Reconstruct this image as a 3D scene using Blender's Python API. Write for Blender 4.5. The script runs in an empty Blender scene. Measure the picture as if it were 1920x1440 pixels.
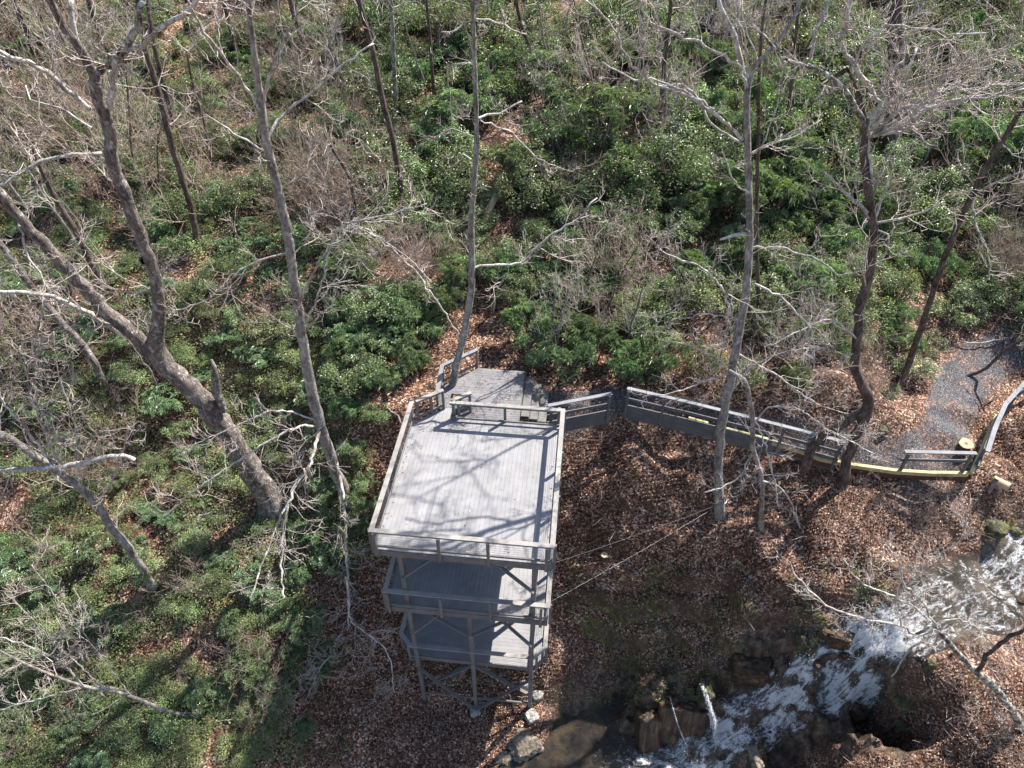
import bpy, math, random
import numpy as np
from mathutils import Vector, Matrix, noise as mnoise
random.seed(7); RNG = np.random.default_rng(11)
SC = bpy.context.scene; COL = SC.collection
# ------------------------------------------------------------------ camera, sky, sun
TH = math.radians(41.2); FPX = 1331.0; ZC = 17.234
cd = bpy.data.cameras.new("camera"); cam = bpy.data.objects.new("camera", cd); COL.objects.link(cam)
cam.location = (0, 0, ZC); cam.rotation_euler = (math.radians(90) - TH, 0, 0)
cd.sensor_width = 36; cd.lens = 36 * FPX / 1920; cd.clip_start = 0.1; cd.clip_end = 2000
SC.camera = cam
SUNV = Vector((0.572, 0.495, 0.87)).normalized()
EL = math.asin(SUNV.z); AZ = math.atan2(SUNV.x, SUNV.y)
w = bpy.data.worlds.new("World"); SC.world = w; w.use_nodes = True
wn = w.node_tree.nodes; bg = wn['Background']
sky = wn.new('ShaderNodeTexSky'); sky.sky_type = 'NISHITA'; sky.sun_disc = False
sky.sun_elevation = EL; sky.sun_rotation = AZ
w.node_tree.links.new(sky.outputs[0], bg.inputs[0]); bg.inputs[1].default_value = 0.095
sl = bpy.data.lights.new("sun", 'SUN'); sl.energy = 5.0; sl.angle = math.radians(0.5); sl.color = (1, .94, .86)
so = bpy.data.objects.new("sun", sl); COL.objects.link(so)
so.rotation_euler = SUNV.to_track_quat('Z', 'Y').to_euler()
SC.view_settings.view_transform = 'Standard'; SC.view_settings.look = 'None'
SC.view_settings.exposure = 1.25; SC.view_settings.gamma = 1
SC.cycles.max_bounces = 5; SC.cycles.diffuse_bounces = 3; SC.cycles.glossy_bounces = 2
SC.cycles.transmission_bounces = 2; SC.cycles.transparent_max_bounces = 4
SC.cycles.use_denoising = True; SC.cycles.caustics_reflective = False; SC.cycles.caustics_refractive = False
SC.cycles.use_adaptive_sampling = True; SC.cycles.adaptive_threshold = 0.015
try: SC.cycles.denoiser = 'OPENIMAGEDENOISE'
except Exception: pass

FWD = np.array([0, math.cos(TH), -math.sin(TH)]); UP = np.array([0, math.sin(TH), math.cos(TH)])
def ray(u, v):
    u = np.asarray(u, float); v = np.asarray(v, float)
    d = np.zeros(u.shape + (3,)); d[..., 0] = (u - 960) / FPX
    d += -((v - 720) / FPX)[..., None] * UP + FWD
    return d
def at_z(u, v, z):
    d = ray(u, v); t = (z - ZC) / d[2]; return np.array([d[0] * t, d[1] * t, z])
def at_y(u, v, y):
    d = ray(u, v); t = y / d[1]; return np.array([d[0] * t, y, ZC + d[2] * t])
def project(P):
    P = np.asarray(P, float) - np.array([0, 0, ZC]); z = P @ FWD
    z = np.where(z < .1, .1, z)
    return 960 + FPX * P[..., 0] / z, 720 - FPX * (P @ UP) / z, z
# ------------------------------------------------------------------ helpers
def tag(o, label=None, cat=None, group=None, kind=None):
    if label: o['label'] = label
    if cat: o['category'] = cat
    if group: o['group'] = group
    if kind: o['kind'] = kind
    return o
def empty(name, loc=(0, 0, 0), **k):
    o = bpy.data.objects.new(name, None); COL.objects.link(o); o.location = loc
    o.empty_display_size = .2; tag(o, **k); return o
def link(name, me, mats, parent=None, loc=None, **k):
    o = bpy.data.objects.new(name, me); COL.objects.link(o)
    if parent is not None:
        o.parent = parent
        if loc is None:
            q = parent; off = Vector((0, 0, 0))
            while q is not None: off += Vector(q.location); q = q.parent
            o.location = -off
    if loc is not None: o.location = loc
    for m in (mats if isinstance(mats, (list, tuple)) else [mats]):
        if m.name not in [x.name for x in me.materials if x]: me.materials.append(m)
    tag(o, **k); return o
def mesh_np(name, V, F, smooth=False, mi=None, attrs=None):
    """V (n,3); F: list of int arrays (m,k)"""
    if not isinstance(F, list): F = [F]
    F = [np.asarray(f, np.int32) for f in F if len(f)]
    me = bpy.data.meshes.new(name)
    V = np.asarray(V, np.float32); me.vertices.add(len(V)); me.vertices.foreach_set('co', V.ravel())
    loops = np.concatenate([f.ravel() for f in F]) if F else np.zeros(0, np.int32)
    tot = np.concatenate([np.full(len(f), f.shape[1], np.int32) for f in F]) if F else np.zeros(0, np.int32)
    st = np.concatenate([[0], np.cumsum(tot)[:-1]]).astype(np.int32) if len(tot) else tot
    me.loops.add(len(loops)); me.loops.foreach_set('vertex_index', loops)
    me.polygons.add(len(tot)); me.polygons.foreach_set('loop_start', st); me.polygons.foreach_set('loop_total', tot)
    me.polygons.foreach_set('use_smooth', np.full(len(tot), bool(smooth)))
    if mi is not None: me.polygons.foreach_set('material_index', np.asarray(mi, np.int32))
    for nm, (dom, arr) in (attrs or {}).items():
        a = me.attributes.new(nm, 'FLOAT', dom); a.data.foreach_set('value', np.asarray(arr, np.float32))
    me.update(calc_edges=True); return me
class MB:
    """collects boxes and prisms into one mesh"""
    def __init__(s): s.V = []; s.F4 = []; s.FN = []; s.n = 0
    def add(s, V, quads):
        s.V.append(np.asarray(V, float)); s.F4.append(np.asarray(quads) + s.n); s.n += len(V)
    def beam(s, p, q, w_, h_, up=(0, 0, 1)):
        p = np.array(p, float); q = np.array(q, float); d = q - p; L = np.linalg.norm(d); d /= L
        up = np.array(up, float)
        if abs(d @ up) > .95: up = BV.copy()
        sx = np.cross(d, up); sx /= np.linalg.norm(sx); uz = np.cross(sx, d)
        V = [c + sx * (a * w_ / 2) + uz * (b * h_ / 2) for c in (p, q) for a, b in ((-1, -1), (1, -1), (1, 1), (-1, 1))]
        s.add(V, [[0, 1, 2, 3], [7, 6, 5, 4], [0, 4, 5, 1], [1, 5, 6, 2], [2, 6, 7, 3], [3, 7, 4, 0]])
    def strip(s, pts, w_, z0, z1):
        """mitred board along a polyline of (x, y[, z]); z0,z1 offsets"""
        P = np.array(pts, float); P2 = P[:, :2]; n = len(P)
        zb = P[:, 2] if P.shape[1] > 2 else np.zeros(n)
        D = P2[1:] - P2[:-1]; D /= np.linalg.norm(D, axis=1)[:, None]; N = np.stack([-D[:, 1], D[:, 0]], 1)
        off = np.zeros((n, 2))
        for i in range(n):
            if i == 0: off[i] = N[0]
            elif i == n - 1: off[i] = N[-1]
            else:
                m = N[i - 1] + N[i]; m /= np.linalg.norm(m); off[i] = m / (m @ N[i])
        V = []
        for i in range(n):
            for sd, zz in ((-1, z0), (1, z0), (1, z1), (-1, z1)):
                V.append([*(P2[i] + off[i] * sd * w_ / 2), zb[i] + zz])
        Q = [[0, 1, 2, 3], [4 * n - 1, 4 * n - 2, 4 * n - 3, 4 * n - 4]]
        for i in range(n - 1):
            a = 4 * i; b = a + 4
            for k in range(4): Q.append([a + k, b + k, b + (k + 1) % 4, a + (k + 1) % 4])
        s.add(V, Q)
    def build(s, name, mat, parent=None, bevel=0, **k):
        me = mesh_np(name, np.concatenate(s.V), [np.concatenate(s.F4)])
        import bmesh
        bm = bmesh.new(); bm.from_mesh(me); bmesh.ops.recalc_face_normals(bm, faces=bm.faces)
        if bevel: bmesh.ops.bevel(bm, geom=list(bm.edges), offset=bevel, segments=1, affect='EDGES')
        bm.to_mesh(me); bm.free()
        return link(name, me, mat, parent, **k)
# ---- value noise in numpy
_perm = RNG.permutation(512)
def _h(ix, iy, sd):
    return _perm[(_perm[(ix + sd * 37) % 512] + iy) % 512] / 511.0
def vnoise(x, y, sd=0):
    ix = np.floor(x).astype(int); iy = np.floor(y).astype(int); fx = x - ix; fy = y - iy
    fx = fx * fx * (3 - 2 * fx); fy = fy * fy * (3 - 2 * fy)
    a = _h(ix, iy, sd); b = _h(ix + 1, iy, sd); c = _h(ix, iy + 1, sd); d = _h(ix + 1, iy + 1, sd)
    return (a * (1 - fx) + b * fx) * (1 - fy) + (c * (1 - fx) + d * fx) * fy - .5
def fbm(x, y, oct_=4, sd=0):
    s = 0; a = 1.0
    for i in range(oct_): s = s + a * vnoise(x * 2 ** i + 13.7 * i, y * 2 ** i - 7.1 * i, sd + i); a *= .5
    return s
# ------------------------------------------------------------------ tower frame
FLc = np.array([-4.0791, 12.3506]); AV = np.array([.99435, -.10611, 0]); BV = np.array([.10611, .99435, 0])
def T(a, b, z): return np.array([FLc[0] + AV[0] * a + BV[0] * b, FLc[1] + AV[1] * a + BV[1] * b, z])
# ------------------------------------------------------------------ terrain
def base_h(x, y):
    up = -0.95 + .25 * np.clip(y - 19.5, 0, 40) + .38 * np.clip(y - 59.5, 0, 200)
    t = np.clip((19.5 - y) / 7.2, 0, 1)
    drop_c = 9.0 * t; drop_l = 6.0 * np.clip((24 - y) / 12.0, 0, 1) ** 1.1
    lf = np.clip((-5.0 - x) / 4.5, 0, 1); lf = lf * lf * (3 - 2 * lf)
    z = up - (drop_c * (1 - lf) + (drop_l + .6) * lf)
    return z - .25 * np.clip(12.3 - y, 0, 12)
PCP = [  # pixel u, v, height, reach in metres: bank, creek, falls, pool
 (1900,1080,-4.2,1.0),(1850,1040,-4.1,.8),(1800,1115,-4.3,1.0),(1880,1160,-4.35,.9),(1700,1150,-4.6,.9),(1760,1190,-4.65,.8),(1600,1200,-5.0,.8),(1660,1240,-5.1,.8),(1560,1180,-5.5,.6),
 (1540,1240,-5.4,.55),(1590,1280,-5.7,.55),(1500,1250,-6.3,.5),(1540,1295,-6.6,.5),(1470,1290,-7.2,.5),(1490,1320,-7.7,.5),(1420,1320,-8.1,.6),(1400,1350,-8.6,.6),(1330,1390,-9.4,.6),
 (1400,1410,-9.5,.6),(1250,1440,-10.3,.8),(1330,1440,-10.1,.6),(1180,1400,-10.3,.6),(1130,1340,-10.2,.5),(1060,1370,-10.3,.7),(1100,1420,-10.4,.8),(1000,1440,-10.4,.7),(1150,1300,-10.0,.5),
 (1220,1295,-8.3,.35),(1290,1270,-8.1,.4),(1340,1275,-8.0,.35),(1220,1390,-10.1,.35),(1300,1380,-9.7,.3),(1380,1300,-8.3,.4),(1400,1250,-7.2,.5),(1440,1220,-6.5,.5),
 (1250,1180,-7.2,.8),(1330,1130,-5.9,.8),(1420,1150,-5.7,.7),(1480,1180,-5.8,.6),(1480,1080,-4.1,.9),(1550,1110,-4.2,.7),(1560,1040,-3.5,1.0),(1650,1080,-3.9,.8),(1650,1000,-3.0,1.0),(1750,990,-2.8,.9),(1820,1010,-3.2,.6),
 (1880,960,-2.9,.8),(1850,920,-2.0,.8),(1700,920,-1.95,.8),(1600,950,-2.3,1.0),(1500,920,-2.1,1.0),(1400,900,-2.4,1.0),(1350,960,-3.2,1.0),(1260,830,-2.0,.8),(1380,850,-1.95,.8),(1130,820,-1.9,.8),(1450,1000,-3.3,1.0),
 (1640,1300,-5.6,.7),(1740,1250,-4.9,.8),(1850,1230,-4.6,.9),(1900,1300,-4.8,1.0),(1900,1430,-5.6,1.2),(1750,1430,-6.2,1.0),(1660,1400,-6.4,.6),(1620,1350,-6.2,.45),(1800,1340,-5.4,1),
 (1540,1390,-9.9,.5),(1590,1430,-10.1,.5),(1470,1430,-10.2,.6),(1470,1370,-9.3,.4),(1500,1400,-10.0,.5),(1550,1440,-10.2,.6),(1600,1400,-9.8,.35),(1520,1355,-9.5,.35),(1440,1400,-10.1,.5),(1640,1440,-9.9,.4),(1590,1370,-9.3,.3),(1680,1430,-6.6,.5),(1650,1375,-6.4,.3)]
WCP = [ # world x, y, z, reach: the shelf the path runs along, ground by the tower
 (1.5,19.6,-.85,1.0),(3.5,19.8,-.85,1.2),(5.5,19.8,-.9,1.0),(7.5,19.1,-1.05,1.0),(9.5,18.6,-1.15,1.0),(11.5,18.0,-1.25,1.0),(13.5,17.7,-1.4,1.0),(15.2,17.9,-1.45,1.0),(14.5,16.9,-1.5,.7),(12.2,17.1,-1.4,.7),(16.2,17.6,-1.55,.8),
 (16.5,19.2,-1.4,1.2),(17.3,20.6,-1.3,1.3),(18.8,22.4,-1.0,1.4),(20.8,24.8,-.5,1.6),(15,20.6,-1.0,1.3),(18.9,19.4,-2.0,.8),(21,21,-2.2,1.2),(20.5,17.5,-3.2,1.2),
 (-.4,19.6,-1.0,1.2),(-2.5,19.5,-1.2,1.2),(-3.4,11.9,-10.0,1.0),(-1,11.9,-9.95,1),(.8,11.9,-9.6,.8),(-5.3,12,-9.1,.9),(-7.2,12,-7.9,1.2),(-9.2,11,-7.6,1.6),(-6.5,10,-9.0,1.2),(6.3,17.2,-2.3,.8),(4.2,17.6,-2.1,.8),(9,15.9,-3.2,1.0),
 (22,14,-3.6,2),(26,16,-3.4,3),(24,11,-5,3),(19,9.5,-6,2),(-20,14,-6,3),(12,24,.8,2),(-14,30,2.4,4),(8,32,3.2,3)]
def lift_z(u, v, z):
    k = min(max((u - (1330 if v < 1175 else 1640)) / 150, 0), 1) if -6.0 < z < -1.9 else 0
    return z + k * (-1.9 + (z + 1.9) * .82 - z)
_c = []
PCP = [(u, v, lift_z(u, v, z), r) for u, v, z, r in PCP]
for u, v, z, r in PCP:
    p = at_z(u, v, z); _c.append((p[0], p[1], z, r))
_c += WCP
CP = np.array(_c); CPR = CP[:, 2] - base_h(CP[:, 0], CP[:, 1])
def height0(x, y):
    x = np.asarray(x, float); y = np.asarray(y, float); s = np.zeros_like(x); sw = np.zeros_like(x)
    for (cx, cy, cz, r), res in zip(CP, CPR):
        d2 = ((x - cx) ** 2 + (y - cy) ** 2) / (r * r)
        wgt = np.exp(-d2 * .9) / (r * r) + .02 * np.exp(-d2 * .16) / (r * r); s += wgt * res; sw += wgt
    return base_h(x, y) + s / (sw + .004)
def rockz(x, y):
    m = np.zeros_like(x)
    for px, py, r in ROCKP: m = np.maximum(m, np.clip(1.5 - np.hypot(x - px, y - py) / r, 0, 1))
    return m
def path_mask(x, y):
    d = np.full(np.shape(x), 9.0)
    for i in range(len(PATH) - 1):
        a = PATH[i]; b = PATH[i + 1]; ab = b[:2] - a[:2]
        t = np.clip(((x - a[0]) * ab[0] + (y - a[1]) * ab[1]) / (ab @ ab), 0, 1)
        dd = np.hypot(x - a[0] - t * ab[0], y - a[1] - t * ab[1]) - (a[2] + t * (b[2] - a[2]))
        d = np.minimum(d, dd)
    return d
PATH = np.array([(1.6,19.3,.7),(2.6,19.5,.6),(4.6,19.85,.55),(8.2,18.75,.5),(11.8,17.75,.5),(14.0,17.3,.7),(15.3,17.6,.9),(16.3,19.0,.95),(17.4,20.7,1.0),(18.9,22.2,.95),(21.5,23.6,.8)])
STREAM = [at_z(p[0], p[1], lift_z(p[0], p[1], p[2]))[:2] for p in [(2100,960,-3.9),(1920,1085,-4.2),(1800,1125,-4.4),(1690,1178,-4.6),(1600,1232,-5.35),(1540,1266,-6.3),(1470,1308,-7.4),(1400,1352,-8.35),(1320,1400,-9.35),(1180,1500,-10.2)]]
STREAM = np.array(STREAM); SW = np.array([1.3,1.25,1.15,.95,.8,.65,.6,.75,.9,1.1])
ROCKZ = [(1210,1340,-9.3,.7),(1270,1330,-9.0,.8),(1330,1320,-9.0,.6),(1400,1280,-8.0,.8),(1460,1250,-7.0,.7),(1250,1280,-8.2,.6),(1500,1215,-5.8,.5),(1590,1360,-7.5,.8),(1540,1380,-9.5,.7),(1620,1400,-8.0,.7),(1580,1310,-6.0,.5),(1640,1340,-6.0,.35),(1560,1190,-5.0,.4),(1620,1130,-4.4,.3),(1180,1280,-9.2,.5),(1470,1400,-10,.8),(1560,1400,-9.8,.8),(1620,1430,-9.0,.7),(1610,1370,-7.5,.5)]
ROCKP = np.array([(*at_z(u, v, z)[:2], r) for u, v, z, r in ROCKZ])
def rock_relief(x, y):
    m = np.zeros_like(x)
    for px, py, r in ROCKP: m = np.maximum(m, np.clip(1.5 - np.hypot(x - px, y - py) / r, 0, 1))
    a = x * 1.9 + y * .5 + fbm(x * .8, y * .8, 2, 55) * 1.6; f1 = np.abs(((a * 1.0) % 1) - .5) * 2; f2 = np.abs(((a * 2.7 + 7) % 1) - .5) * 2
    q = .42; ph = (y * 1.3 - x * .3) / q + fbm(x * 1.2, y * 1.2, 2, 56) * 1.5; st = ph - np.floor(ph); st = np.clip((st - .35) / .3, 0, 1) - st
    return m * (.20 * f1 + .10 * f2 - .15 + .20 * st + fbm(x * 2.2, y * 2.2, 4, 57) * .45)
def stream_d(x, y):
    d = np.full(np.shape(x), 9.0)
    for i in range(len(STREAM) - 1):
        a = STREAM[i]; ab = STREAM[i + 1] - a
        t = np.clip(((x - a[0]) * ab[0] + (y - a[1]) * ab[1]) / (ab @ ab), 0, 1)
        d = np.minimum(d, np.hypot(x - a[0] - t * ab[0], y - a[1] - t * ab[1]) - (SW[i] + t * (SW[i + 1] - SW[i])))
    return d
def height(x, y):
    x = np.asarray(x, float); y = np.asarray(y, float)
    z = height0(x, y); pm = np.clip((path_mask(x, y) - .0) / 1.2, 0, 1)
    sd = stream_d(x, y)
    z = z + pm * (fbm(x * .35, y * .35, 3, 3) * .55 * np.clip((y - 4) / 20, .4, 2.2) + fbm(x * 1.7, y * 1.7, 3, 9) * .22)
    # rock ledges on the bank between tower and falls and beside the creek
    zone = np.exp(-((x - 6.5) / 5.0) ** 4) * np.clip((17.0 - y) / 1.5, 0, 1) * pm
    q = 1.15; ph = z / q + fbm(x * .5, y * .5, 2, 21) * 1.0; fr = ph - np.floor(ph)
    st = (np.clip((fr - .30) / .36, 0, 1)); z = z + zone * q * (st - fr) * .75
    inb = np.clip(1 - np.abs(sd + .15) / .9, 0, 1)
    ins = np.clip((.15 - sd) / .35, 0, 1); z = z + inb * (1 - .85 * ins) * fbm(x * 2.6, y * 2.6, 3, 31) * .40
    z = z + rock_relief(x, y) * (1 - ins)
    z = z - .14 * np.clip((.1 - sd) / .4, 0, 1)
    return z
_hx = np.arange(-50, 50.01, .1); _hy = np.arange(4, 110.01, .1); _HX, _HY = np.meshgrid(_hx, _hy); HGRID = height(_HX, _HY)
def hfast(x, y):
    fx = np.clip((x + 50) / .1, 0, len(_hx) - 1.001); fy = np.clip((y - 4) / .1, 0, len(_hy) - 1.001); i = fx.astype(int); j = fy.astype(int); fx = fx - i; fy = fy - j
    return (HGRID[j, i] * (1 - fx) + HGRID[j, i + 1] * fx) * (1 - fy) + (HGRID[j + 1, i] * (1 - fx) + HGRID[j + 1, i + 1] * fx) * fy
def ground_many(U, V_, tmax=150):
    U = np.asarray(U, float); V_ = np.asarray(V_, float); D = ray(U, V_)
    lo = np.full(U.shape, 8.0); hit = np.full(U.shape, np.nan); act = np.ones(U.shape, bool)
    prev = lo.copy()
    for y in np.concatenate([np.arange(7, 24, .1), np.arange(24, 70, .4), np.arange(70, 250, 3)]):
        ia = np.flatnonzero(act)
        if not len(ia): break
        t = y / D[ia, 1]; h = hfast(D[ia, 0] * t, np.full(len(ia), y)) - (ZC + D[ia, 2] * t)
        n = ia[h >= 0]; hit[n] = y; act[n] = False
    hit = np.where(np.isnan(hit), 200, hit); t = (hit) / D[..., 1]; x = D[..., 0] * t
    return np.stack([x, hit, np.where(hit < 100, hfast(x, hit), height(x, hit))], -1)
def ground(u, v): return ground_many(np.array([u]), np.array([v]))[0]
# ------------------------------------------------------------------ materials
def mat(name, rough=.7, spec=.3):
    m = bpy.data.materials.new(name); m.use_nodes = True; nt = m.node_tree
    b = nt.nodes['Principled BSDF']; b.inputs['Roughness'].default_value = rough
    b.inputs['Specular IOR Level'].default_value = spec
    return m, nt, b
def N(nt, t, **k):
    n = nt.nodes.new('ShaderNode' + t)
    for a, b in k.items():
        if a in n.inputs.keys(): n.inputs[a].default_value = b
        else: setattr(n, a, b)
    return n
def coords(nt, scale=(1, 1, 1), space='Object'):
    tc = N(nt, 'TexCoord'); mp = N(nt, 'Mapping'); mp.inputs['Scale'].default_value = scale
    nt.links.new(tc.outputs[space], mp.inputs[0]); return mp.outputs[0]
def ramp(nt, src, stops, interp='LINEAR'):
    r = N(nt, 'ValToRGB'); r.color_ramp.interpolation = interp
    e = r.color_ramp.elements
    while len(e) < len(stops): e.new(.5)
    for i, (p, c) in enumerate(stops):
        e[i].position = p; e[i].color = (*c, 1) if len(c) == 3 else c
    nt.links.new(src, r.inputs[0]); return r.outputs[0]
def mix(nt, fac, a, b, mode='MIX'):
    n = nt.nodes.new('ShaderNodeMix'); n.data_type = 'RGBA'; n.blend_type = mode
    for s, idx in ((fac, 0), (a, 6), (b, 7)):
        if isinstance(s, (int, float)): n.inputs[idx].default_value = s
        elif isinstance(s, tuple): n.inputs[idx].default_value = (*s, 1)
        else: nt.links.new(s, n.inputs[idx])
    return n.outputs[2]
def noise(nt, vec, scale, detail=4, rough=.55, dist=0):
    n = N(nt, 'TexNoise', Scale=scale, Detail=detail, Roughness=rough, Distortion=dist); nt.links.new(vec, n.inputs['Vector']); return n
def math_(nt, op, a, b=None, clamp=False):
    n = nt.nodes.new('ShaderNodeMath'); n.operation = op; n.use_clamp = clamp
    for i, s in enumerate((a, b)):
        if s is None: continue
        if isinstance(s, (int, float)): n.inputs[i].default_value = s
        else: nt.links.new(s, n.inputs[i])
    return n.outputs[0]
def bump(nt, bs, h, strength, dist):
    b = N(nt, 'Bump', Strength=strength, Distance=dist); nt.links.new(h, b.inputs['Height']); nt.links.new(b.outputs[0], bs.inputs['Normal']); return b
def attr(nt, name):
    a = nt.nodes.new('ShaderNodeAttribute'); a.attribute_name = name; return a

LITTER = [(0, (.032, .013, .008)), (.24, (.10, .043, .026)), (.5, (.22, .115, .073)), (.7, (.37, .22, .148)), (.85, (.53, .36, .26)), (1, (.76, .60, .48))]
def m_ground():
    m, nt, b = mat('leaf_litter_ground', .85, .25); v = coords(nt)
    n0 = noise(nt, v, 9, 3); wv = nt.nodes.new('ShaderNodeVectorMath'); wv.operation = 'MULTIPLY_ADD'
    nt.links.new(n0.outputs['Color'], wv.inputs[0]); wv.inputs[1].default_value = (.10, .10, .10); nt.links.new(v, wv.inputs[2])
    vo = N(nt, 'TexVoronoi', Scale=19.0); nt.links.new(wv.outputs[0], vo.inputs['Vector'])
    sep = N(nt, 'SeparateColor'); nt.links.new(vo.outputs['Color'], sep.inputs[0])
    big = noise(nt, v, .9, 4); k = math_(nt, 'MULTIPLY_ADD', big.outputs[0], .7); nt.nodes[k.node.name].inputs[2].default_value = -.38
    f = math_(nt, 'ADD', math_(nt, 'POWER', sep.outputs[0], 1.5), k, True)
    lit = ramp(nt, f, LITTER)
    soil = ramp(nt, noise(nt, v, 3.1, 5).outputs[0], [(0, (.03, .018, .012)), (1, (.10, .06, .042))])
    sf = ramp(nt, noise(nt, v, 1.4, 5, .65).outputs[0], [(.5, (0, 0, 0)), (.66, (1, 1, 1))])
    col = mix(nt, sf, lit, soil)
    # moss
    mossc = ramp(nt, noise(nt, v, 14, 4).outputs[0], [(.25, (.03, .045, .008)), (.75, (.15, .16, .03))])
    col = mix(nt, attr(nt, 'moss').outputs['Fac'], col, mossc)
    rk = ramp(nt, noise(nt, coords(nt, (1.6, 1.6, .8)), 2.4, 9, .74).outputs[0], [(.32, (.018, .014, .012)), (.46, (.06, .043, .033)), (.57, (.14, .092, .06)), (.70, (.27, .22, .18))])
    rf = attr(nt, 'rock').outputs['Fac']
    col = mix(nt, rf, col, rk)
    gv = N(nt, 'TexVoronoi', Scale=38.0); nt.links.new(v, gv.inputs['Vector'])
    gs = N(nt, 'SeparateColor'); nt.links.new(gv.outputs['Color'], gs.inputs[0])
    gr = ramp(nt, gs.outputs[0], [(0, (.026, .025, .029)), (.5, (.068, .066, .075)), (.85, (.14, .136, .147)), (1, (.36, .34, .32))])
    gr = mix(nt, ramp(nt, noise(nt, v, 1.1, 5, .6).outputs[0], [(.45, (0, 0, 0)), (.75, (.8, .8, .8))]), gr, lit)
    col = mix(nt, attr(nt, 'gravel').outputs['Fac'], col, gr)
    nt.links.new(col, b.inputs['Base Color'])
    wet = attr(nt, 'wet').outputs['Fac']
    nt.links.new(math_(nt, 'MULTIPLY_ADD', wet, -.62), b.inputs['Roughness']); b.inputs['Roughness'].links[0].from_node.inputs[2].default_value = .85
    hh = math_(nt, 'ADD', sep.outputs[1], math_(nt, 'MULTIPLY', noise(nt, v, 30, 4).outputs[0], .7))
    bump(nt, b, hh, .9, .05)
    return m
def m_leaf(name, dark, light, rough=.38, spec=.5, trans=True, val=.4):
    m, nt, b = mat(name, rough, spec)
    a = attr(nt, 'rnd'); oi = N(nt, 'ObjectInfo')
    c = ramp(nt, a.outputs['Fac'], [(0, dark), (.7, light), (.93, tuple(x * 1.5 for x in light)), (1, (light[0] * 2.6, light[1] * 1.7, light[2] * 1.5))])
    hs = N(nt, 'HueSaturation'); nt.links.new(c, hs.inputs['Color'])
    h = math_(nt, 'MULTIPLY_ADD', oi.outputs['Random'], .05); h.node.inputs[2].default_value = .475
    vv = math_(nt, 'MULTIPLY_ADD', oi.outputs['Random'], val); vv.node.inputs[2].default_value = 1 - val / 2
    nt.links.new(h, hs.inputs['Hue']); nt.links.new(vv, hs.inputs['Value'])
    nt.links.new(hs.outputs[0], b.inputs['Base Color'])
    if trans:
        tr = N(nt, 'BsdfTranslucent'); ms = N(nt, 'MixShader'); ms.inputs[0].default_value = .25
        tc = mix(nt, 1.0, hs.outputs[0], (1.6, 1.7, .6), 'MULTIPLY'); nt.links.new(tc, tr.inputs[0])
        nt.links.new(b.outputs[0], ms.inputs[1]); nt.links.new(tr.outputs[0], ms.inputs[2])
        nt.links.new(ms.outputs[0], nt.nodes['Material Output'].inputs[0])
    return m
def m_bark(name, c0, c1, c2, sc=6, lichen=None, stretch=.25, bs=.8, lt=(.52, .64)):
    m, nt, b = mat(name, .85, .2); v = coords(nt, (1, 1, stretch))
    n1 = noise(nt, v, sc * 3, 6, .7); n2 = noise(nt, coords(nt), 1.3, 4)
    col = ramp(nt, n1.outputs[0], [(.3, c0), (.5, c1), (.72, c2)])
    col = mix(nt, ramp(nt, n2.outputs[0], [(.35, (0, 0, 0)), (.7, (.7, .7, .7))]), col, mix(nt, 1.0, col, (.62, .6, .58), 'MULTIPLY'))
    if lichen:
        n3 = noise(nt, coords(nt), 5.5, 6, .68)
        col = mix(nt, ramp(nt, n3.outputs[0], [(lt[0], (0, 0, 0)), (lt[1], (1, 1, 1))]), col, lichen)
    bl = noise(nt, coords(nt, (1, 1, .6)), 3.2, 5, .7); col = mix(nt, 1.0, col, ramp(nt, bl.outputs[0], [(.36, (.50, .47, .45)), (.5, (1, 1, 1)), (.66, (1.35, 1.33, 1.3))]), 'MULTIPLY')  # broad mottling, with sunlit patches put into the bark colour
    nt.links.new(col, b.inputs['Base Color'])
    w_ = N(nt, 'TexVoronoi', Scale=sc * 4); w_.feature = 'DISTANCE_TO_EDGE'; nt.links.new(v, w_.inputs['Vector'])
    bump(nt, b, math_(nt, 'ADD', math_(nt, 'MULTIPLY', w_.outputs['Distance'], 1.4), n1.outputs[0]), bs, .03)
    return m
def m_wood(name, c0, c1, rough=.75, sc=3.0, grain=True, bs=.25):
    m, nt, b = mat(name, rough, .25)
    n1 = noise(nt, coords(nt), sc, 6, .6); n2 = noise(nt, coords(nt, (1, .12, 1)) if grain else coords(nt), 40, 4, .6)
    f = math_(nt, 'ADD', math_(nt, 'MULTIPLY', n1.outputs[0], .65), math_(nt, 'MULTIPLY', n2.outputs[0], .35))
    col = ramp(nt, f, [(.33, c0), (.66, c1)]); a = attr(nt, 'rnd')
    if grain:
        k = math_(nt, 'MULTIPLY_ADD', a.outputs['Fac'], .08); k.node.inputs[2].default_value = .96
        hs = N(nt, 'HueSaturation'); nt.links.new(col, hs.inputs['Color']); nt.links.new(k, hs.inputs['Value']); col = hs.outputs[0]
    st = noise(nt, coords(nt), .9, 6, .7); col = mix(nt, ramp(nt, st.outputs[0], [(.42, (0, 0, 0)), (.72, (.55, .55, .55))]), col, mix(nt, 1.0, col, (.62, .64, .60), 'MULTIPLY'))
    nt.links.new(col, b.inputs['Base Color']); bump(nt, b, f, bs, .01); return m
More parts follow.
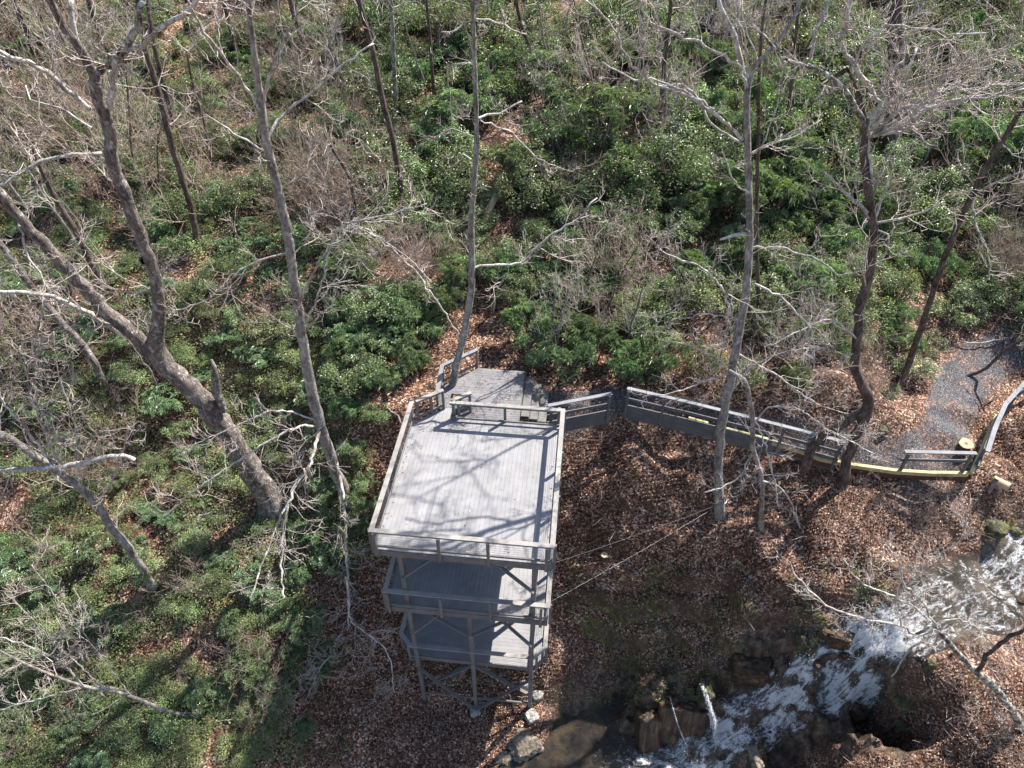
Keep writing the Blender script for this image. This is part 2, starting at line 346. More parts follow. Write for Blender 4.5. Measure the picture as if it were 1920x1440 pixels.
def m_rock(name, stops, wet=0.0, sc=2.2, moss=0):
    m, nt, b = mat(name, .8 - .5 * wet, .4)
    n1 = noise(nt, coords(nt, (1, 1, 1.5)), sc, 10, .72); n2 = noise(nt, coords(nt), 17, 6, .7)
    col = ramp(nt, n1.outputs[0], stops); vo = N(nt, 'TexVoronoi', Scale=3.2); vo.feature = 'DISTANCE_TO_EDGE'
    wv = nt.nodes.new('ShaderNodeVectorMath'); wv.operation = 'MULTIPLY_ADD'; nt.links.new(n1.outputs['Color'], wv.inputs[0]); wv.inputs[1].default_value = (.5, .5, .5); nt.links.new(coords(nt, (1, 1, 2.2)), wv.inputs[2]); nt.links.new(wv.outputs[0], vo.inputs['Vector'])
    ck = ramp(nt, vo.outputs['Distance'], [(0, (.12, .12, .12)), (.035, (1, 1, 1))]); col = mix(nt, 1.0, col, ck, 'MULTIPLY')
    col = mix(nt, 1.0, col, ramp(nt, n2.outputs[0], [(.3, (.55, .53, .5)), (.7, (1.15, 1.12, 1.1))]), 'MULTIPLY')
    if moss:
        n3 = noise(nt, coords(nt), 2.6, 6, .6)
        col = mix(nt, ramp(nt, n3.outputs[0], [(1 - moss - .08, (0, 0, 0)), (1 - moss + .06, (1, 1, 1))]), col, ramp(nt, n2.outputs[0], [(.3, (.035, .05, .008)), (.7, (.16, .18, .03))]))
    nt.links.new(col, b.inputs['Base Color'])
    h = math_(nt, 'ADD', math_(nt, 'ADD', n1.outputs[0], math_(nt, 'MULTIPLY', n2.outputs[0], .35)), math_(nt, 'MINIMUM', math_(nt, 'MULTIPLY', vo.outputs['Distance'], 3.0), .25)); bump(nt, b, h, 1.0, .09); return m
def m_water(name, deep_stops):
    m, nt, b = mat(name, .12, .6)
    v = coords(nt); fa = attr(nt, 'foam').outputs['Fac']; fv = attr(nt, 'flow').outputs['Vector']
    n1 = noise(nt, v, 3.4, 6, .65, .5); n2 = noise(nt, fv, 1.0, 9, .68, 1.2); n3 = noise(nt, v, 15, 6, .8, 1.0)
    s_ = math_(nt, 'ADD', math_(nt, 'MULTIPLY', n1.outputs[0], 1.3), math_(nt, 'MULTIPLY', n2.outputs[0], 2.7)); s_ = math_(nt, 'ADD', s_, math_(nt, 'MULTIPLY', n3.outputs[0], 1.8))
    f = math_(nt, 'ADD', math_(nt, 'SUBTRACT', s_, 2.9), fa)
    foam = ramp(nt, f, [(.38, (0, 0, 0)), (.60, (.28, .28, .28)), (.80, (.85, .85, .85)), (1, (1, 1, 1))])
    deep = ramp(nt, noise(nt, v, 1.5, 6, .6).outputs[0], deep_stops)
    col = mix(nt, foam, deep, (.93, .94, .96)); nt.links.new(col, b.inputs['Base Color'])
    nt.links.new(math_(nt, 'MULTIPLY_ADD', foam, .5), b.inputs['Roughness']); b.inputs['Roughness'].links[0].from_node.inputs[2].default_value = .1
    bump(nt, b, math_(nt, 'ADD', math_(nt, 'MULTIPLY', n3.outputs[0], .9), n2.outputs[0]), 1.0, .16)
    return m
M_GROUND = m_ground()
M_RHODO = m_leaf('rhododendron_leaves', (.048, .082, .040), (.190, .268, .140), .36, .6, True, .35)
M_LAUREL = m_leaf('laurel_leaves', (.050, .084, .032), (.200, .268, .115), .38, .6, True, .45)
M_BRIGHT = m_leaf('bright_green_leaves', (.058, .095, .028), (.225, .285, .115), .42, .5)
M_COVER = m_leaf('ground_cover_leaves', (.040, .070, .022), (.185, .240, .095), .45, .4)
M_STEM = m_bark('shrub_stem_bark', (.07, .05, .04), (.15, .12, .10), (.25, .21, .18), 8)
M_TWIG = m_bark('pale_twig_bark', (.26, .22, .19), (.49, .43, .39), (.68, .63, .58), 10, bs=.3)
M_BRUSH = m_bark('brush_twig_bark', (.17, .12, .10), (.34, .265, .22), (.50, .41, .36), 10, bs=.3)
M_BARK_OAK = m_bark('furrowed_grey_brown_bark', (.055, .044, .040), (.19, .16, .145), (.36, .315, .29), 6, (.50, .50, .47), .22, 1.0, (.54, .68))
M_BARK_PALE = m_bark('smooth_grey_bark', (.12, .10, .092), (.26, .235, .215), (.42, .39, .365), 4, (.46, .48, .45), .4, .5, (.55, .70))
M_BARK_DARK = m_bark('dark_brown_bark', (.035, .025, .021), (.12, .09, .078), (.24, .19, .17), 6, (.24, .24, .21), .25, 1.0, (.62, .75))
M_BARK_LICH = m_bark('lichen_covered_bark', (.045, .034, .028), (.14, .115, .10), (.28, .25, .22), 6, (.50, .53, .48), .3, .9, (.46, .58))
M_LIMB = m_bark('pale_limb_bark', (.22, .19, .165), (.45, .415, .38), (.64, .615, .58), 7, (.66, .67, .62), .4, .5, (.50, .66))
M_HOLE = mat('dark_hollow', .95, .05)[0]; M_HOLE.node_tree.nodes['Principled BSDF'].inputs['Base Color'].default_value = (.008, .006, .005, 1)
M_DECK = m_wood('grey_deck_boards', (.232, .229, .238), (.298, .293, .304))
M_LAND = m_wood('dark_grey_landing_boards', (.13, .128, .135), (.23, .225, .235)); M_CAP = m_wood('weathered_rail_boards', (.245, .23, .215), (.37, .345, .325))  # landing boards in a darker grey than the top deck
M_PAINT = m_wood('grey_stained_timber', (.135, .13, .127), (.215, .208, .203))
M_FENCE = m_wood('dark_grey_fence_timber', (.095, .097, .105), (.16, .162, .172))
M_FCAP = m_wood('grey_fence_cap', (.17, .175, .19), (.27, .275, .295))
M_NEW = m_wood('new_yellow_treated_timber', (.36, .32, .16), (.56, .51, .28))
M_OLDB = m_wood('old_red_brown_board', (.07, .03, .02), (.14, .065, .045))
M_CUT = m_wood('fresh_cut_wood', (.42, .28, .17), (.60, .45, .31), grain=False)
M_CUTD = m_wood('heart_wood_ring', (.22, .11, .05), (.32, .17, .08), grain=False)
M_WIRE, _, _b = mat('steel_wire', .35, .5); _b.inputs['Base Color'].default_value = (.24, .24, .25, 1); _b.inputs['Metallic'].default_value = .6
M_MESHW, _, _b = mat('dark_wire_mesh', .5, .4); _b.inputs['Base Color'].default_value = (.10, .10, .11, 1)
M_ROPE, _, _b = mat('white_rope', .8, .2); _b.inputs['Base Color'].default_value = (.7, .7, .72, 1)
M_PROCK = m_rock('pale_tan_rock', [(.3, (.15, .12, .09)), (.5, (.33, .28, .22)), (.72, (.50, .46, .41))], 0, 2.2, .22)
M_WROCK = m_rock('wet_brown_rock', [(.28, (.016, .012, .010)), (.45, (.06, .038, .022)), (.6, (.17, .10, .045)), (.8, (.24, .18, .12))], .7, 1.8)
M_MROCK = m_rock('mossy_rock', [(.3, (.04, .035, .03)), (.5, (.12, .10, .085)), (.75, (.26, .24, .21))], .15, 2.2, .5)
def m_slab():
    m, nt, b = mat('wet_streaked_rock', .28, .5)
    n1 = noise(nt, coords(nt, (2.6, 2.6, .35)), 2.2, 8, .65, .5); n2 = noise(nt, coords(nt), 9, 5, .6)
    c = ramp(nt, n1.outputs[0], [(.34, (.012, .009, .008)), (.47, (.05, .030, .018)), (.57, (.12, .068, .032)), (.68, (.20, .14, .095)), (.8, (.06, .04, .028))])
    nt.links.new(mix(nt, math_(nt, 'MULTIPLY', n2.outputs[0], .5), c, (.03, .022, .016)), b.inputs['Base Color']); bump(nt, b, math_(nt, 'ADD', n1.outputs[0], math_(nt, 'MULTIPLY', n2.outputs[0], .4)), 1.0, .08); return m
M_SLAB = m_slab()
M_CONC = m_rock('pale_concrete', [(.3, (.42, .41, .38)), (.7, (.60, .59, .55))], 0, 5)
M_FOAM, _, _b = mat('water_spray', .35, .5); _b.inputs['Base Color'].default_value = (.85, .87, .9, 1)
M_WATER = m_water('stream_water', [(.3, (.03, .028, .028)), (.5, (.10, .08, .06)), (.65, (.20, .16, .12)), (.85, (.26, .24, .22))]); M_POOL = m_water('pool_water', [(.32, (.022, .020, .022)), (.5, (.055, .046, .040)), (.62, (.105, .082, .05)), (.85, (.17, .15, .12))])
def m_litterleaf():
    m, nt, b = mat('fallen_leaves', .6, .35); a = attr(nt, 'rnd')
    c = ramp(nt, a.outputs['Fac'], [(0, (.05, .020, .012)), (.3, (.15, .070, .043)), (.62, (.34, .20, .133)), (.85, (.58, .41, .30)), (1, (.82, .70, .58))])
    nt.links.new(c, b.inputs['Base Color']); return m
M_LITTER = m_litterleaf()
# ------------------------------------------------------------------ terrain mesh
def axis(segs):
    out = [np.arange(a, b, s) for a, b, s in segs]; return np.concatenate(out + [[segs[-1][1]]])
XS = axis([(-260, -40, 20), (-40, -24, 1.2), (-24, -6, .16), (-6, 20, .085), (20, 26, .16), (26, 44, 1.2), (44, 260, 18)])
YS = axis([(-120, 0, 15), (0, 7, .8), (7, 20.5, .075), (20.5, 30, .16), (30, 52, .35), (52, 80, 1.5), (80, 320, 15)])
GX, GY = np.meshgrid(XS, YS); GZ = height(GX, GY)
gy, gx = np.gradient(GZ, YS, XS); slope = np.hypot(gx, gy)
sdm = stream_d(GX, GY); pmm = path_mask(GX, GY)
near = np.clip(1 - sdm / 1.6, 0, 1)
nz1 = fbm(GX * .9, GY * .9, 4, 41); nz2 = fbm(GX * .6, GY * .6, 4, 47)
gorge = np.exp(-((GX - 6.0) / 4.6) ** 4) * np.clip((15.6 - GY) / 1.2, 0, 1)
rock = np.clip((slope - 3.0) * 1.0 + near * .7 + nz1 * .6 + gorge * .12, 0, 1) * np.maximum(gorge, near)
low = np.clip((-8.8 - GZ) / .8, 0, 1) * np.clip((GX - .9) / .6, 0, 1) * np.exp(-((GX - 6) / 5.5) ** 6)
rock = np.maximum(rock, low * np.clip(.8 + nz1, 0, 1)); rock = np.maximum(rock, np.clip((.12 - sdm) / .3, 0, 1))
rz = np.zeros_like(GX)
for u, v, z, r in ROCKZ:
    p = at_z(u, v, z); rz = np.maximum(rz, np.clip(1.6 - np.hypot(GX - p[0], GY - p[1]) / r, 0, 1))
rock = np.maximum(rock, np.clip(rz * 1.5 - .35 + nz1 * .8, 0, 1)); gorge = np.maximum(gorge, rz)
moss = np.clip((nz2 - .24) * 5, 0, 1) * (np.maximum(gorge * np.clip((slope - .9), 0, 1), near * .7))
wet = np.clip(near * 1.2 + low + gorge * rock * .6 + rz * rock, 0, 1)
grav = np.clip((.08 + nz1 * .22 - pmm) / .25, 0, 1); grav = np.maximum(grav, np.clip(1.15 - np.hypot((GX - 14.9) / 1.5, (GY - 16.15) / .75) + nz1 * .5, 0, 1) * .9)
ny, nx = GX.shape; idx = np.arange(nx * ny).reshape(ny, nx)
Fq = np.stack([idx[:-1, :-1], idx[:-1, 1:], idx[1:, 1:], idx[1:, :-1]], -1).reshape(-1, 4)
A_ = {k: ('POINT', v.ravel()) for k, v in dict(rock=rock, moss=moss, wet=wet, gravel=grav).items()}
me = mesh_np('hillside', np.stack([GX, GY, GZ], -1).reshape(-1, 3), [Fq], True, attrs=A_)
link('hillside', me, M_GROUND, kind='structure')
# ------------------------------------------------------------------ leaves in bulk
def unit(a): return a / np.maximum(np.linalg.norm(a, axis=-1, keepdims=True), 1e-9)
def leaf_arrays(C, D, Nn, L, W, droop=.15, fold=.12):
    """each leaf is folded along its rib: base, two sides, tip"""
    D = unit(D); S = unit(np.cross(D, Nn)); U = np.cross(S, D); L = np.asarray(L)[:, None]; W = np.asarray(W)[:, None]
    b = C; l = C + D * L * .5 + S * W * .5 + U * W * fold; r = C + D * L * .5 - S * W * .5 + U * W * fold; t = C + D * L - U * L * droop
    n = len(C); V = np.stack([b, r, t, l], 1).reshape(-1, 3); i = np.arange(n)[:, None] * 4
    F = np.concatenate([i + [[0, 1, 2]], i + [[0, 2, 3]]], 1).reshape(-1, 3)
    return V, F
def rdir(n, zlo=-1, zhi=1):
    z = RNG.uniform(zlo, zhi, n); a = RNG.uniform(0, 2 * math.pi, n); r = np.sqrt(1 - z * z)
    return np.stack([r * np.cos(a), r * np.sin(a), z], 1)
def tubes(polys, sides=3):
    """polys: list of (pts (k,3), radii (k,)); returns V, quads"""
    by = {}
    for p, r in polys: by.setdefault(len(p), []).append((p, r))
    VV = []; FF = []; off = 0
    ang = np.arange(sides) * 2 * math.pi / sides
    for k, lst in by.items():
        P = np.array([a for a, _ in lst], float); R = np.array([b for _, b in lst], float); m = len(lst)
        Tn = np.empty_like(P); Tn[:, 1:-1] = P[:, 2:] - P[:, :-2]; Tn[:, 0] = P[:, 1] - P[:, 0]; Tn[:, -1] = P[:, -1] - P[:, -2]
        Tn = unit(Tn); mean = unit(P[:, -1] - P[:, 0]); ref = np.where(np.abs(mean[:, 2:3]) < .8, np.array([[0, 0, 1.]]), np.array([[1., 0, 0]]))
        X = unit(np.cross(Tn, ref[:, None, :])); Y = np.cross(Tn, X)
        V = P[:, :, None, :] + R[:, :, None, None] * (np.cos(ang)[None, None, :, None] * X[:, :, None, :] + np.sin(ang)[None, None, :, None] * Y[:, :, None, :])
        VV.append(V.reshape(-1, 3))
        b = (np.arange(m)[:, None, None] * k + np.arange(k - 1)[None, :, None]) * sides; j = np.arange(sides)[None, None, :]; j2 = (j + 1) % sides
        F = np.stack([b + j, b + j2, b + sides + j2, b + sides + j], -1).reshape(-1, 4) + off
        FF.append(F); off += V.size // 3
    return np.concatenate(VV), np.concatenate(FF)
def V3(*a): return np.array(a, float)
def grow(out, p, d, L, r, lvl, maxl, up=.10, wob=.19, kids=(4, 4, 3, 2)):
    out.append((p, d, L, r, lvl, maxl, up, wob, kids))
def grow_all(seeds, rmin=.006, chaos=1.0):
    """grows every seed twig with its side twigs, level by level; returns list of (points (n,k,3), radii (n,k))"""
    res = []
    groups = {}
    for q in seeds: groups.setdefault((q[4], q[5], q[6], q[7], q[8]), []).append(q)
    for (lvl, maxl, up, wob, kids), qs in groups.items():
        P = np.array([q[0] for q in qs]); D = unit(np.array([q[1] for q in qs], float)); L = np.array([q[2] for q in qs], float); R = np.maximum(np.array([q[3] for q in qs], float), rmin)
        while True:
            n = len(P); k = 7 if lvl <= 1 else (5 if lvl == 2 else 4); seg = L / (k - 1); pts = np.empty((n, k, 3)); pts[:, 0] = P; dd = D
            for i in range(1, k):
                dd = unit(dd + RNG.normal(0, wob, (n, 3)) + [0, 0, up]); pts[:, i] = pts[:, i - 1] + dd * seg[:, None]
            rad = R[:, None] * np.linspace(1, .35, k)[None]; rad = np.maximum(rad, rmin * .8); rad[:, -1] = rmin * .45
            res.append((pts, rad))
            if lvl >= maxl: break
            m = kids[min(lvl, len(kids) - 1)]; own = np.repeat(np.arange(n), m); t = RNG.uniform(.2, .98, n * m) * (k - 1); i = np.minimum(t.astype(int), k - 2); f = (t - i)[:, None]
            a = pts[own, i]; b = pts[own, i + 1]; P = a * (1 - f) + b * f; ax = unit(b - a); s_ = RNG.normal(0, 1, (n * m, 3)); s_ = unit(s_ - ax * (s_ * ax).sum(1, keepdims=True))
            D = unit(ax * RNG.uniform(.5, 1.1, (n * m, 1)) + s_ * .8); L = L[own] * RNG.uniform(.38, .64, n * m); R = np.maximum(R[own] * .6, rmin); lvl += 1
    return res
def tubes_arr(res, sides=3):
    VV = []; FF = []; off = 0; ang = np.arange(sides) * 2 * math.pi / sides
    for P, R in res:
        m, k = R.shape; Tn = np.empty_like(P); Tn[:, 1:-1] = P[:, 2:] - P[:, :-2]; Tn[:, 0] = P[:, 1] - P[:, 0]; Tn[:, -1] = P[:, -1] - P[:, -2]
        Tn = unit(Tn); mean = unit(P[:, -1] - P[:, 0]); ref = np.where(np.abs(mean[:, 2:3]) < .8, np.array([[0, 0, 1.]]), np.array([[1., 0, 0]]))
        X = unit(np.cross(Tn, np.broadcast_to(ref[:, None, :], Tn.shape))); Y = np.cross(Tn, X)
        V = P[:, :, None, :] + R[:, :, None, None] * (np.cos(ang)[None, None, :, None] * X[:, :, None, :] + np.sin(ang)[None, None, :, None] * Y[:, :, None, :]); VV.append(V.reshape(-1, 3))
        b = (np.arange(m)[:, None, None] * k + np.arange(k - 1)[None, :, None]) * sides; jj = np.arange(sides)[None, None, :]; j2 = (jj + 1) % sides
        FF.append(np.stack([b + jj, b + j2, b + sides + j2, b + sides + jj], -1).reshape(-1, 4) + off); off += V.size // 3
    return np.concatenate(VV), np.concatenate(FF)
def catmull(P, R, step):
    P = np.array(P, float); R = np.array(R, float)
    if len(P) < 3:
        n = max(2, int(np.linalg.norm(P[-1] - P[0]) / step)); t = np.linspace(0, 1, n + 1)[:, None]
        return P[0] * (1 - t) + P[-1] * t, R[0] * (1 - t[:, 0]) + R[-1] * t[:, 0]
    Q = np.vstack([2 * P[0] - P[1], P, 2 * P[-1] - P[-2]]); o = []; ro = []
    for i in range(len(P) - 1):
        p0, p1, p2, p3 = Q[i:i + 4]; n = max(1, int(np.linalg.norm(p2 - p1) / step))
        for j in range(n):
            t = j / n; o.append(.5 * ((2 * p1) + (p2 - p0) * t + (2 * p0 - 5 * p1 + 4 * p2 - p3) * t * t + (3 * p1 - p0 - 3 * p2 + p3) * t ** 3))
            ro.append(R[i] * (1 - t) + R[i + 1] * t)
    o.append(P[-1]); ro.append(R[-1]); return np.array(o), np.array(ro)
def trunk_mesh(name, P, R, sides=12, step=.35, rough=.06, flare=False, cap=True):
    P, R = catmull(P, R, step); n = len(P)
    if flare:
        s = np.concatenate([[0], np.cumsum(np.linalg.norm(np.diff(P, axis=0), axis=1))]); R = R * (1 + .45 * np.exp(-s / .5))
    P = P + RNG.normal(0, 1, P.shape) * (R[:, None] * .10 if sides > 8 else np.minimum(R[:, None] * .45 + .010, .024)) * (np.arange(n) > 0)[:, None]
    V, F = tubes([(P, R)], sides)
    c = np.repeat(P, sides, 0); k = np.array([mnoise.noise(Vector((*(v * 2.3),))) + .6 * mnoise.noise(Vector((*(v * 6.1),))) for v in V])
    V = c + (V - c) * (1 + k[:, None] * rough * 3)
    Fs = [F]
    if cap: Fs.append(np.array([np.arange(sides) + (n - 1) * sides]))
    return mesh_np(name, V, Fs, True), P, R
# ------------------------------------------------------------------ trees traced at their real places
def px_r(wpx, P): return .82 * wpx / 2 / FPX * project(np.array(P))[2]
NT = [0]
def tree(label, cat, trunk, limbs=(), bark=None, limbm=None, lean=0.0, y0=None, ext=3.0, twd=2.2, twl=1.1, group=None, lvl=2, name='bare_tree', base=None, twr=1.0, crown=True, tside=12, holes=(), sink=.35, rmin=.0085, twm=None):
    """trunk: (u, v, width) pixels from base up on a leaning sheet of depth y; limbs: dict(p=[(u,v,w)], dy=depth change at the end)"""
    NT[0] += 1
    g = base if base is not None else ground(trunk[0][0], trunk[0][1])
    yb = g[1] if y0 is None else y0; n = len(trunk)
    vtop = trunk[-1][1]; vb = trunk[0][1]
    def yat(v): return yb + lean * np.clip((vb - v) / max(vb - 0, 1), 0, 1.2)
    TP = [at_y(u, v, yat(v)) for u, v, _ in trunk]; TR = [float(px_r(w_, p)) for (_, _, w_), p in zip(trunk, TP)]
    if base is None: TP[0] = np.array([g[0], yb, g[2]])
    else: TP.insert(0, np.array(base, float)); TR.insert(0, TR[0])
    d0 = unit(TP[1] - TP[0]); TP.insert(0, TP[0] - d0 * sink); TR.insert(0, TR[0] * 1.15)
    if ext > 0:
        d = unit(TP[-1] - TP[-2]); e1 = TP[-1] + (d + RNG.normal(0, .06, 3)) * ext * .5; TP += [e1, e1 + (d + RNG.normal(0, .1, 3)) * ext * .5]; TR += [TR[-1] * .75, TR[-1] * .4]
    root = empty(name, TP[1], label=label, cat=cat, group=group)
    me, PP, RR = trunk_mesh('trunk', TP, TR, tside, .3, .06, tside > 9); link('trunk', me, bark, root)
    tw = []
    def twigs_on(P, R, dens, L, lv, start=0.15):
        s = np.concatenate([[0], np.cumsum(np.linalg.norm(np.diff(P, axis=0), axis=1))]); tot = s[-1]
        for _ in range(int(tot * dens)):
            t = RNG.uniform(start, 1) * tot; i = min(np.searchsorted(s, t), len(P) - 1); i = max(i, 1)
            f = (t - s[i - 1]) / max(s[i] - s[i - 1], 1e-6); p = P[i - 1] * (1 - f) + P[i] * f; ax = unit(P[i] - P[i - 1])
            sd_ = RNG.normal(0, 1, 3); sd_ -= ax * (sd_ @ ax); sd_ = unit(sd_)
            q = L * RNG.uniform(.5, 1.3) * (1 - .35 * t / tot)
            grow(tw, p, ax * RNG.uniform(.3, .9) + sd_, q, max(.009, min(R[i] * .5, .016 * q)) * twr, 1, 1 + lv, kids=(4, 4, 3, 2))
    for lb in limbs:
        pts = lb['p']; u0, v0, _ = pts[0]; ys = lb.get('y', None); ys = yat(v0) if ys is None else ys; dy = lb.get('dy', 0.)
        LP = [at_y(u, v, ys + dy * (k / (len(pts) - 1)) ** .8) for k, (u, v, _) in enumerate(pts)]
        LR = [float(px_r(w_, p)) for (_, _, w_), p in zip(pts, LP)]
        if lb.get('ext', 0):
            d = unit(LP[-1] - LP[-2]); LP.append(LP[-1] + d * lb['ext']); LR.append(LR[-1] * .5)
        m2, P2, R2 = trunk_mesh('limb', LP, LR, 8, .18, .04)
        link('limb', m2, lb.get('m', limbm or bark), root)
        twigs_on(P2, R2, lb.get('tw', twd), lb.get('tl', twl), lvl)
    if crown: twigs_on(PP, RR, twd * .25, twl * 1.5, lvl, .35)
    for _ in range(int(max(0, ext) * 3)):   # the top above the frame
        i = RNG.integers(max(1, len(PP) - int(ext / .3) - 1), len(PP)); dd = rdir(1, -.1, .8)[0]
        grow(tw, PP[i], dd, RNG.uniform(1.2, 2.6), .03, 0, 2)
    if tw:
        V, F = tubes_arr(grow_all(tw, rmin), 3); link('twigs', mesh_np('twigs', V, [F], True), twm or M_TWIG, root)
    for (u, v, ww, hh) in holes:      # knot holes: a collar ring with a hollow inside
        dct = ray(u, v); c0 = None; tt = (yat(v)) / dct[1]; c0 = dct * tt + np.array([0, 0, ZC]); rr = ww / 2 / FPX * project(c0)[2]
        j = np.argmin(np.linalg.norm(PP - c0, axis=1)); axis_p = PP[j]; out = unit(np.array([0, 0, ZC]) - c0); cc = c0 + out * RR[j] * .93
        X = unit(np.cross(out, V3(0, 0, 1))); Y = np.cross(X, out); hV = []; K = 14
        for q, (rad, o) in enumerate(((1.55, -.05), (1.35, .12), (1.0, .12), (.8, -.05), (.5, -.3))):
            for k in range(K):
                a = 2 * math.pi * k / K; hV.append(cc + (X * math.cos(a) + Y * math.sin(a) * hh / ww) * rr * rad + out * rr * o)
        fr = []
        for q in range(4):
            for k in range(K): fr.append([q * K + k, q * K + (k + 1) % K, (q + 1) * K + (k + 1) % K, (q + 1) * K + k])
        mi = [0] * (2 * K) + [1] * (2 * K + 1)
        mh = mesh_np('knot_hole', hV, [np.array(fr), np.array([list(range(4 * K, 5 * K))])], True, mi)
        link('knot_hole', mh, [bark, M_HOLE], root)
    return root
def L(*p, **k): return dict(p=list(p), **k)

# ------------------------------------------------------------------ observation tower
W_, L_ = 5.30, 5.68
tower = empty('observation_tower', T(2.65, 2.6, -6), label='grey three-storey timber observation tower standing beside the waterfall', cat='tower')
def deck_boards(name, runs, z, along, mat_, parent, width=.14, gap=.0045, th=.036, seed=3):
    """runs: function(s0, s1) -> list of (lo, hi) board lengths; along 'a' or 'b'"""
    V = []; F = []; rn = []; n = 0; r = np.random.default_rng(seed); s = runs['lo']
    while s < runs['hi'] - .02:
        s1 = min(s + width, runs['hi']); c = (s + s1) / 2
        for lo, hi in runs['f'](c):
            dz = r.uniform(-.002, .002)
            cor = [(s, lo), (s1 - gap, lo), (s1 - gap, hi), (s, hi)]
            for zz in (z + dz, z - th):
                for p, q in cor: V.append(T(p, q, zz) if along == 'b' else T(q, p, zz))
            F += [[n, n + 1, n + 2, n + 3], [n + 7, n + 6, n + 5, n + 4]] + [[n + k, n + 4 + k, n + 4 + (k + 1) % 4, n + (k + 1) % 4] for k in range(4)]
            rn += [r.random()] * 6; n += 8
        s = s1
    me = mesh_np(name, V, [np.array(F)], attrs={'rnd': ('FACE', rn)})
    return link(name, me, mat_, parent)
def railing(parent, pts, z, posts, h=.87, cap=.15, wires=6, capm=None, post_drop=.25, bottom=True, end_in=True, outset=-.0, name='railing', frm=None, wirem=None, postm=None):
    """pts in tower a,b; posts: list of (a,b)"""
    W3 = [T(a, b, 0)[:2] for a, b in pts]
    r = MB(); r.strip(W3, cap, z + h - .036, z + h); ob = r.build(name, capm or M_CAP, parent, bevel=.004)
    f = MB(); f.strip(W3, .042, z + h - .13, z + h - .039); f.build('top_board', frm or M_PAINT, ob)
    if bottom: f = MB(); f.strip(W3, .05, z + .10, z + .165); f.build('bottom_board', frm or M_PAINT, ob)
    for a, b in posts:
        p = MB(); p.beam(T(a, b, z - post_drop), T(a, b, z + h - .04), .09, .09, up=BV); p.build('post', postm or M_PAINT, ob, bevel=.004)
    if wires:
        ws = []
        for k in range(wires):
            zz = z + .20 + k * (h - .36) / (wires - 1)
            for i in range(len(pts) - 1): ws.append((np.array([T(*pts[i], zz), T(*pts[i + 1], zz)]), np.array([.0035, .0035])))
        V, F = tubes(ws, 4); link('wire_infill', mesh_np('wire_infill', V, [F]), wirem or M_MESHW, ob)
    return ob
def fascia(parent, pts, z, h=.24, th=.04):
    m = MB(); m.strip([T(a, b, 0)[:2] for a, b in pts], th, z - h - .04, z - .04); return m.build('fascia_board', M_PAINT, parent, bevel=.004)
# top storey
lv1 = deck_boards('top_deck', dict(lo=.06, hi=5.24, f=lambda c: [(.06, 5.42 if c < .17 else (5.42 + (c - .17) * .93 if c < 1.03 else (6.2 if c < 1.36 else 5.70)))]), 0, 'b', M_DECK, tower)
fascia(lv1, [(.17, 5.4), (.06, 5.40), (.06, .05), (5.24, .05), (5.24, 5.68), (1.38, 5.68)], 0)
e = .075
railing(tower, [(e, 5.62), (e, e), (W_ - e, e), (W_ - e, L_ - e), (1.36, L_ - e)], 0,
        [(.14, .0), (2.0, .0), (3.42, .0), (5.08, .0), (.0, .13), (.0, 2.0), (.0, 3.8), (.0, 5.5), (5.3, .13), (5.3, 1.9), (5.3, 3.7), (5.3, 5.6), (5.1, 5.73), (3.25, 5.73), (1.45, 5.73)])
railing(tower, [(.20, 5.53), (1.04, 6.20)], 0, [(.24, 5.53), (.66, 5.85), (1.02, 6.16)], wires=0, post_drop=.1)
railing(tower, [(1.38, 5.66), (2.02, 6.17)], 0, [(1.62, 5.80), (1.98, 6.10)], wires=6, post_drop=.1)
pn = MB(); pn.beam(T(1.5, 5.80, .22), T(1.95, 6.15, .22), .03, .34); pn.build('kick_panel', M_PAINT, lv1)
# middle storey
z2 = -3.07
lv2 = deck_boards('middle_deck', dict(lo=.10, hi=5.20, f=lambda c: [(.10, 4.3)]), z2, 'b', M_DECK, tower, seed=5)
fascia(lv2, [(.10, 4.3), (.10, .09), (5.20, .09), (5.20, 4.3)], z2)
railing(tower, [(.10, 4.3), (.10, .09), (5.20, .09), (5.20, 4.3)], z2, [(.16, .02), (1.85, .02), (3.42, .02), (5.0, .02), (.02, .16), (.02, 1.9), (.02, 3.6), (5.28, .16), (5.28, 1.9), (5.28, 3.6)])
# lower storey, cut corners, boards across
z3 = -6.62
def f3(c): k = max(0, .72 - c) ; return [(.12 + k * .85, 5.18 - k * .85)]
lv3 = deck_boards('lower_deck', dict(lo=.34, hi=2.6, f=f3), z3, 'a', M_DECK, tower, seed=8)
fascia(lv3, [(.12, 2.6), (.12, .72), (.50, .36), (4.78, .36), (5.18, .72), (5.18, 2.6)], z3)
railing(tower, [(.12, 2.6), (.12, .66), (.52, .25), (4.80, .25), (5.18, .66), (5.18, 2.6)], z3, [(.09, .70), (.09, 1.6), (5.23, .70), (5.23, 1.6), (.44, .30), (4.92, .32)])
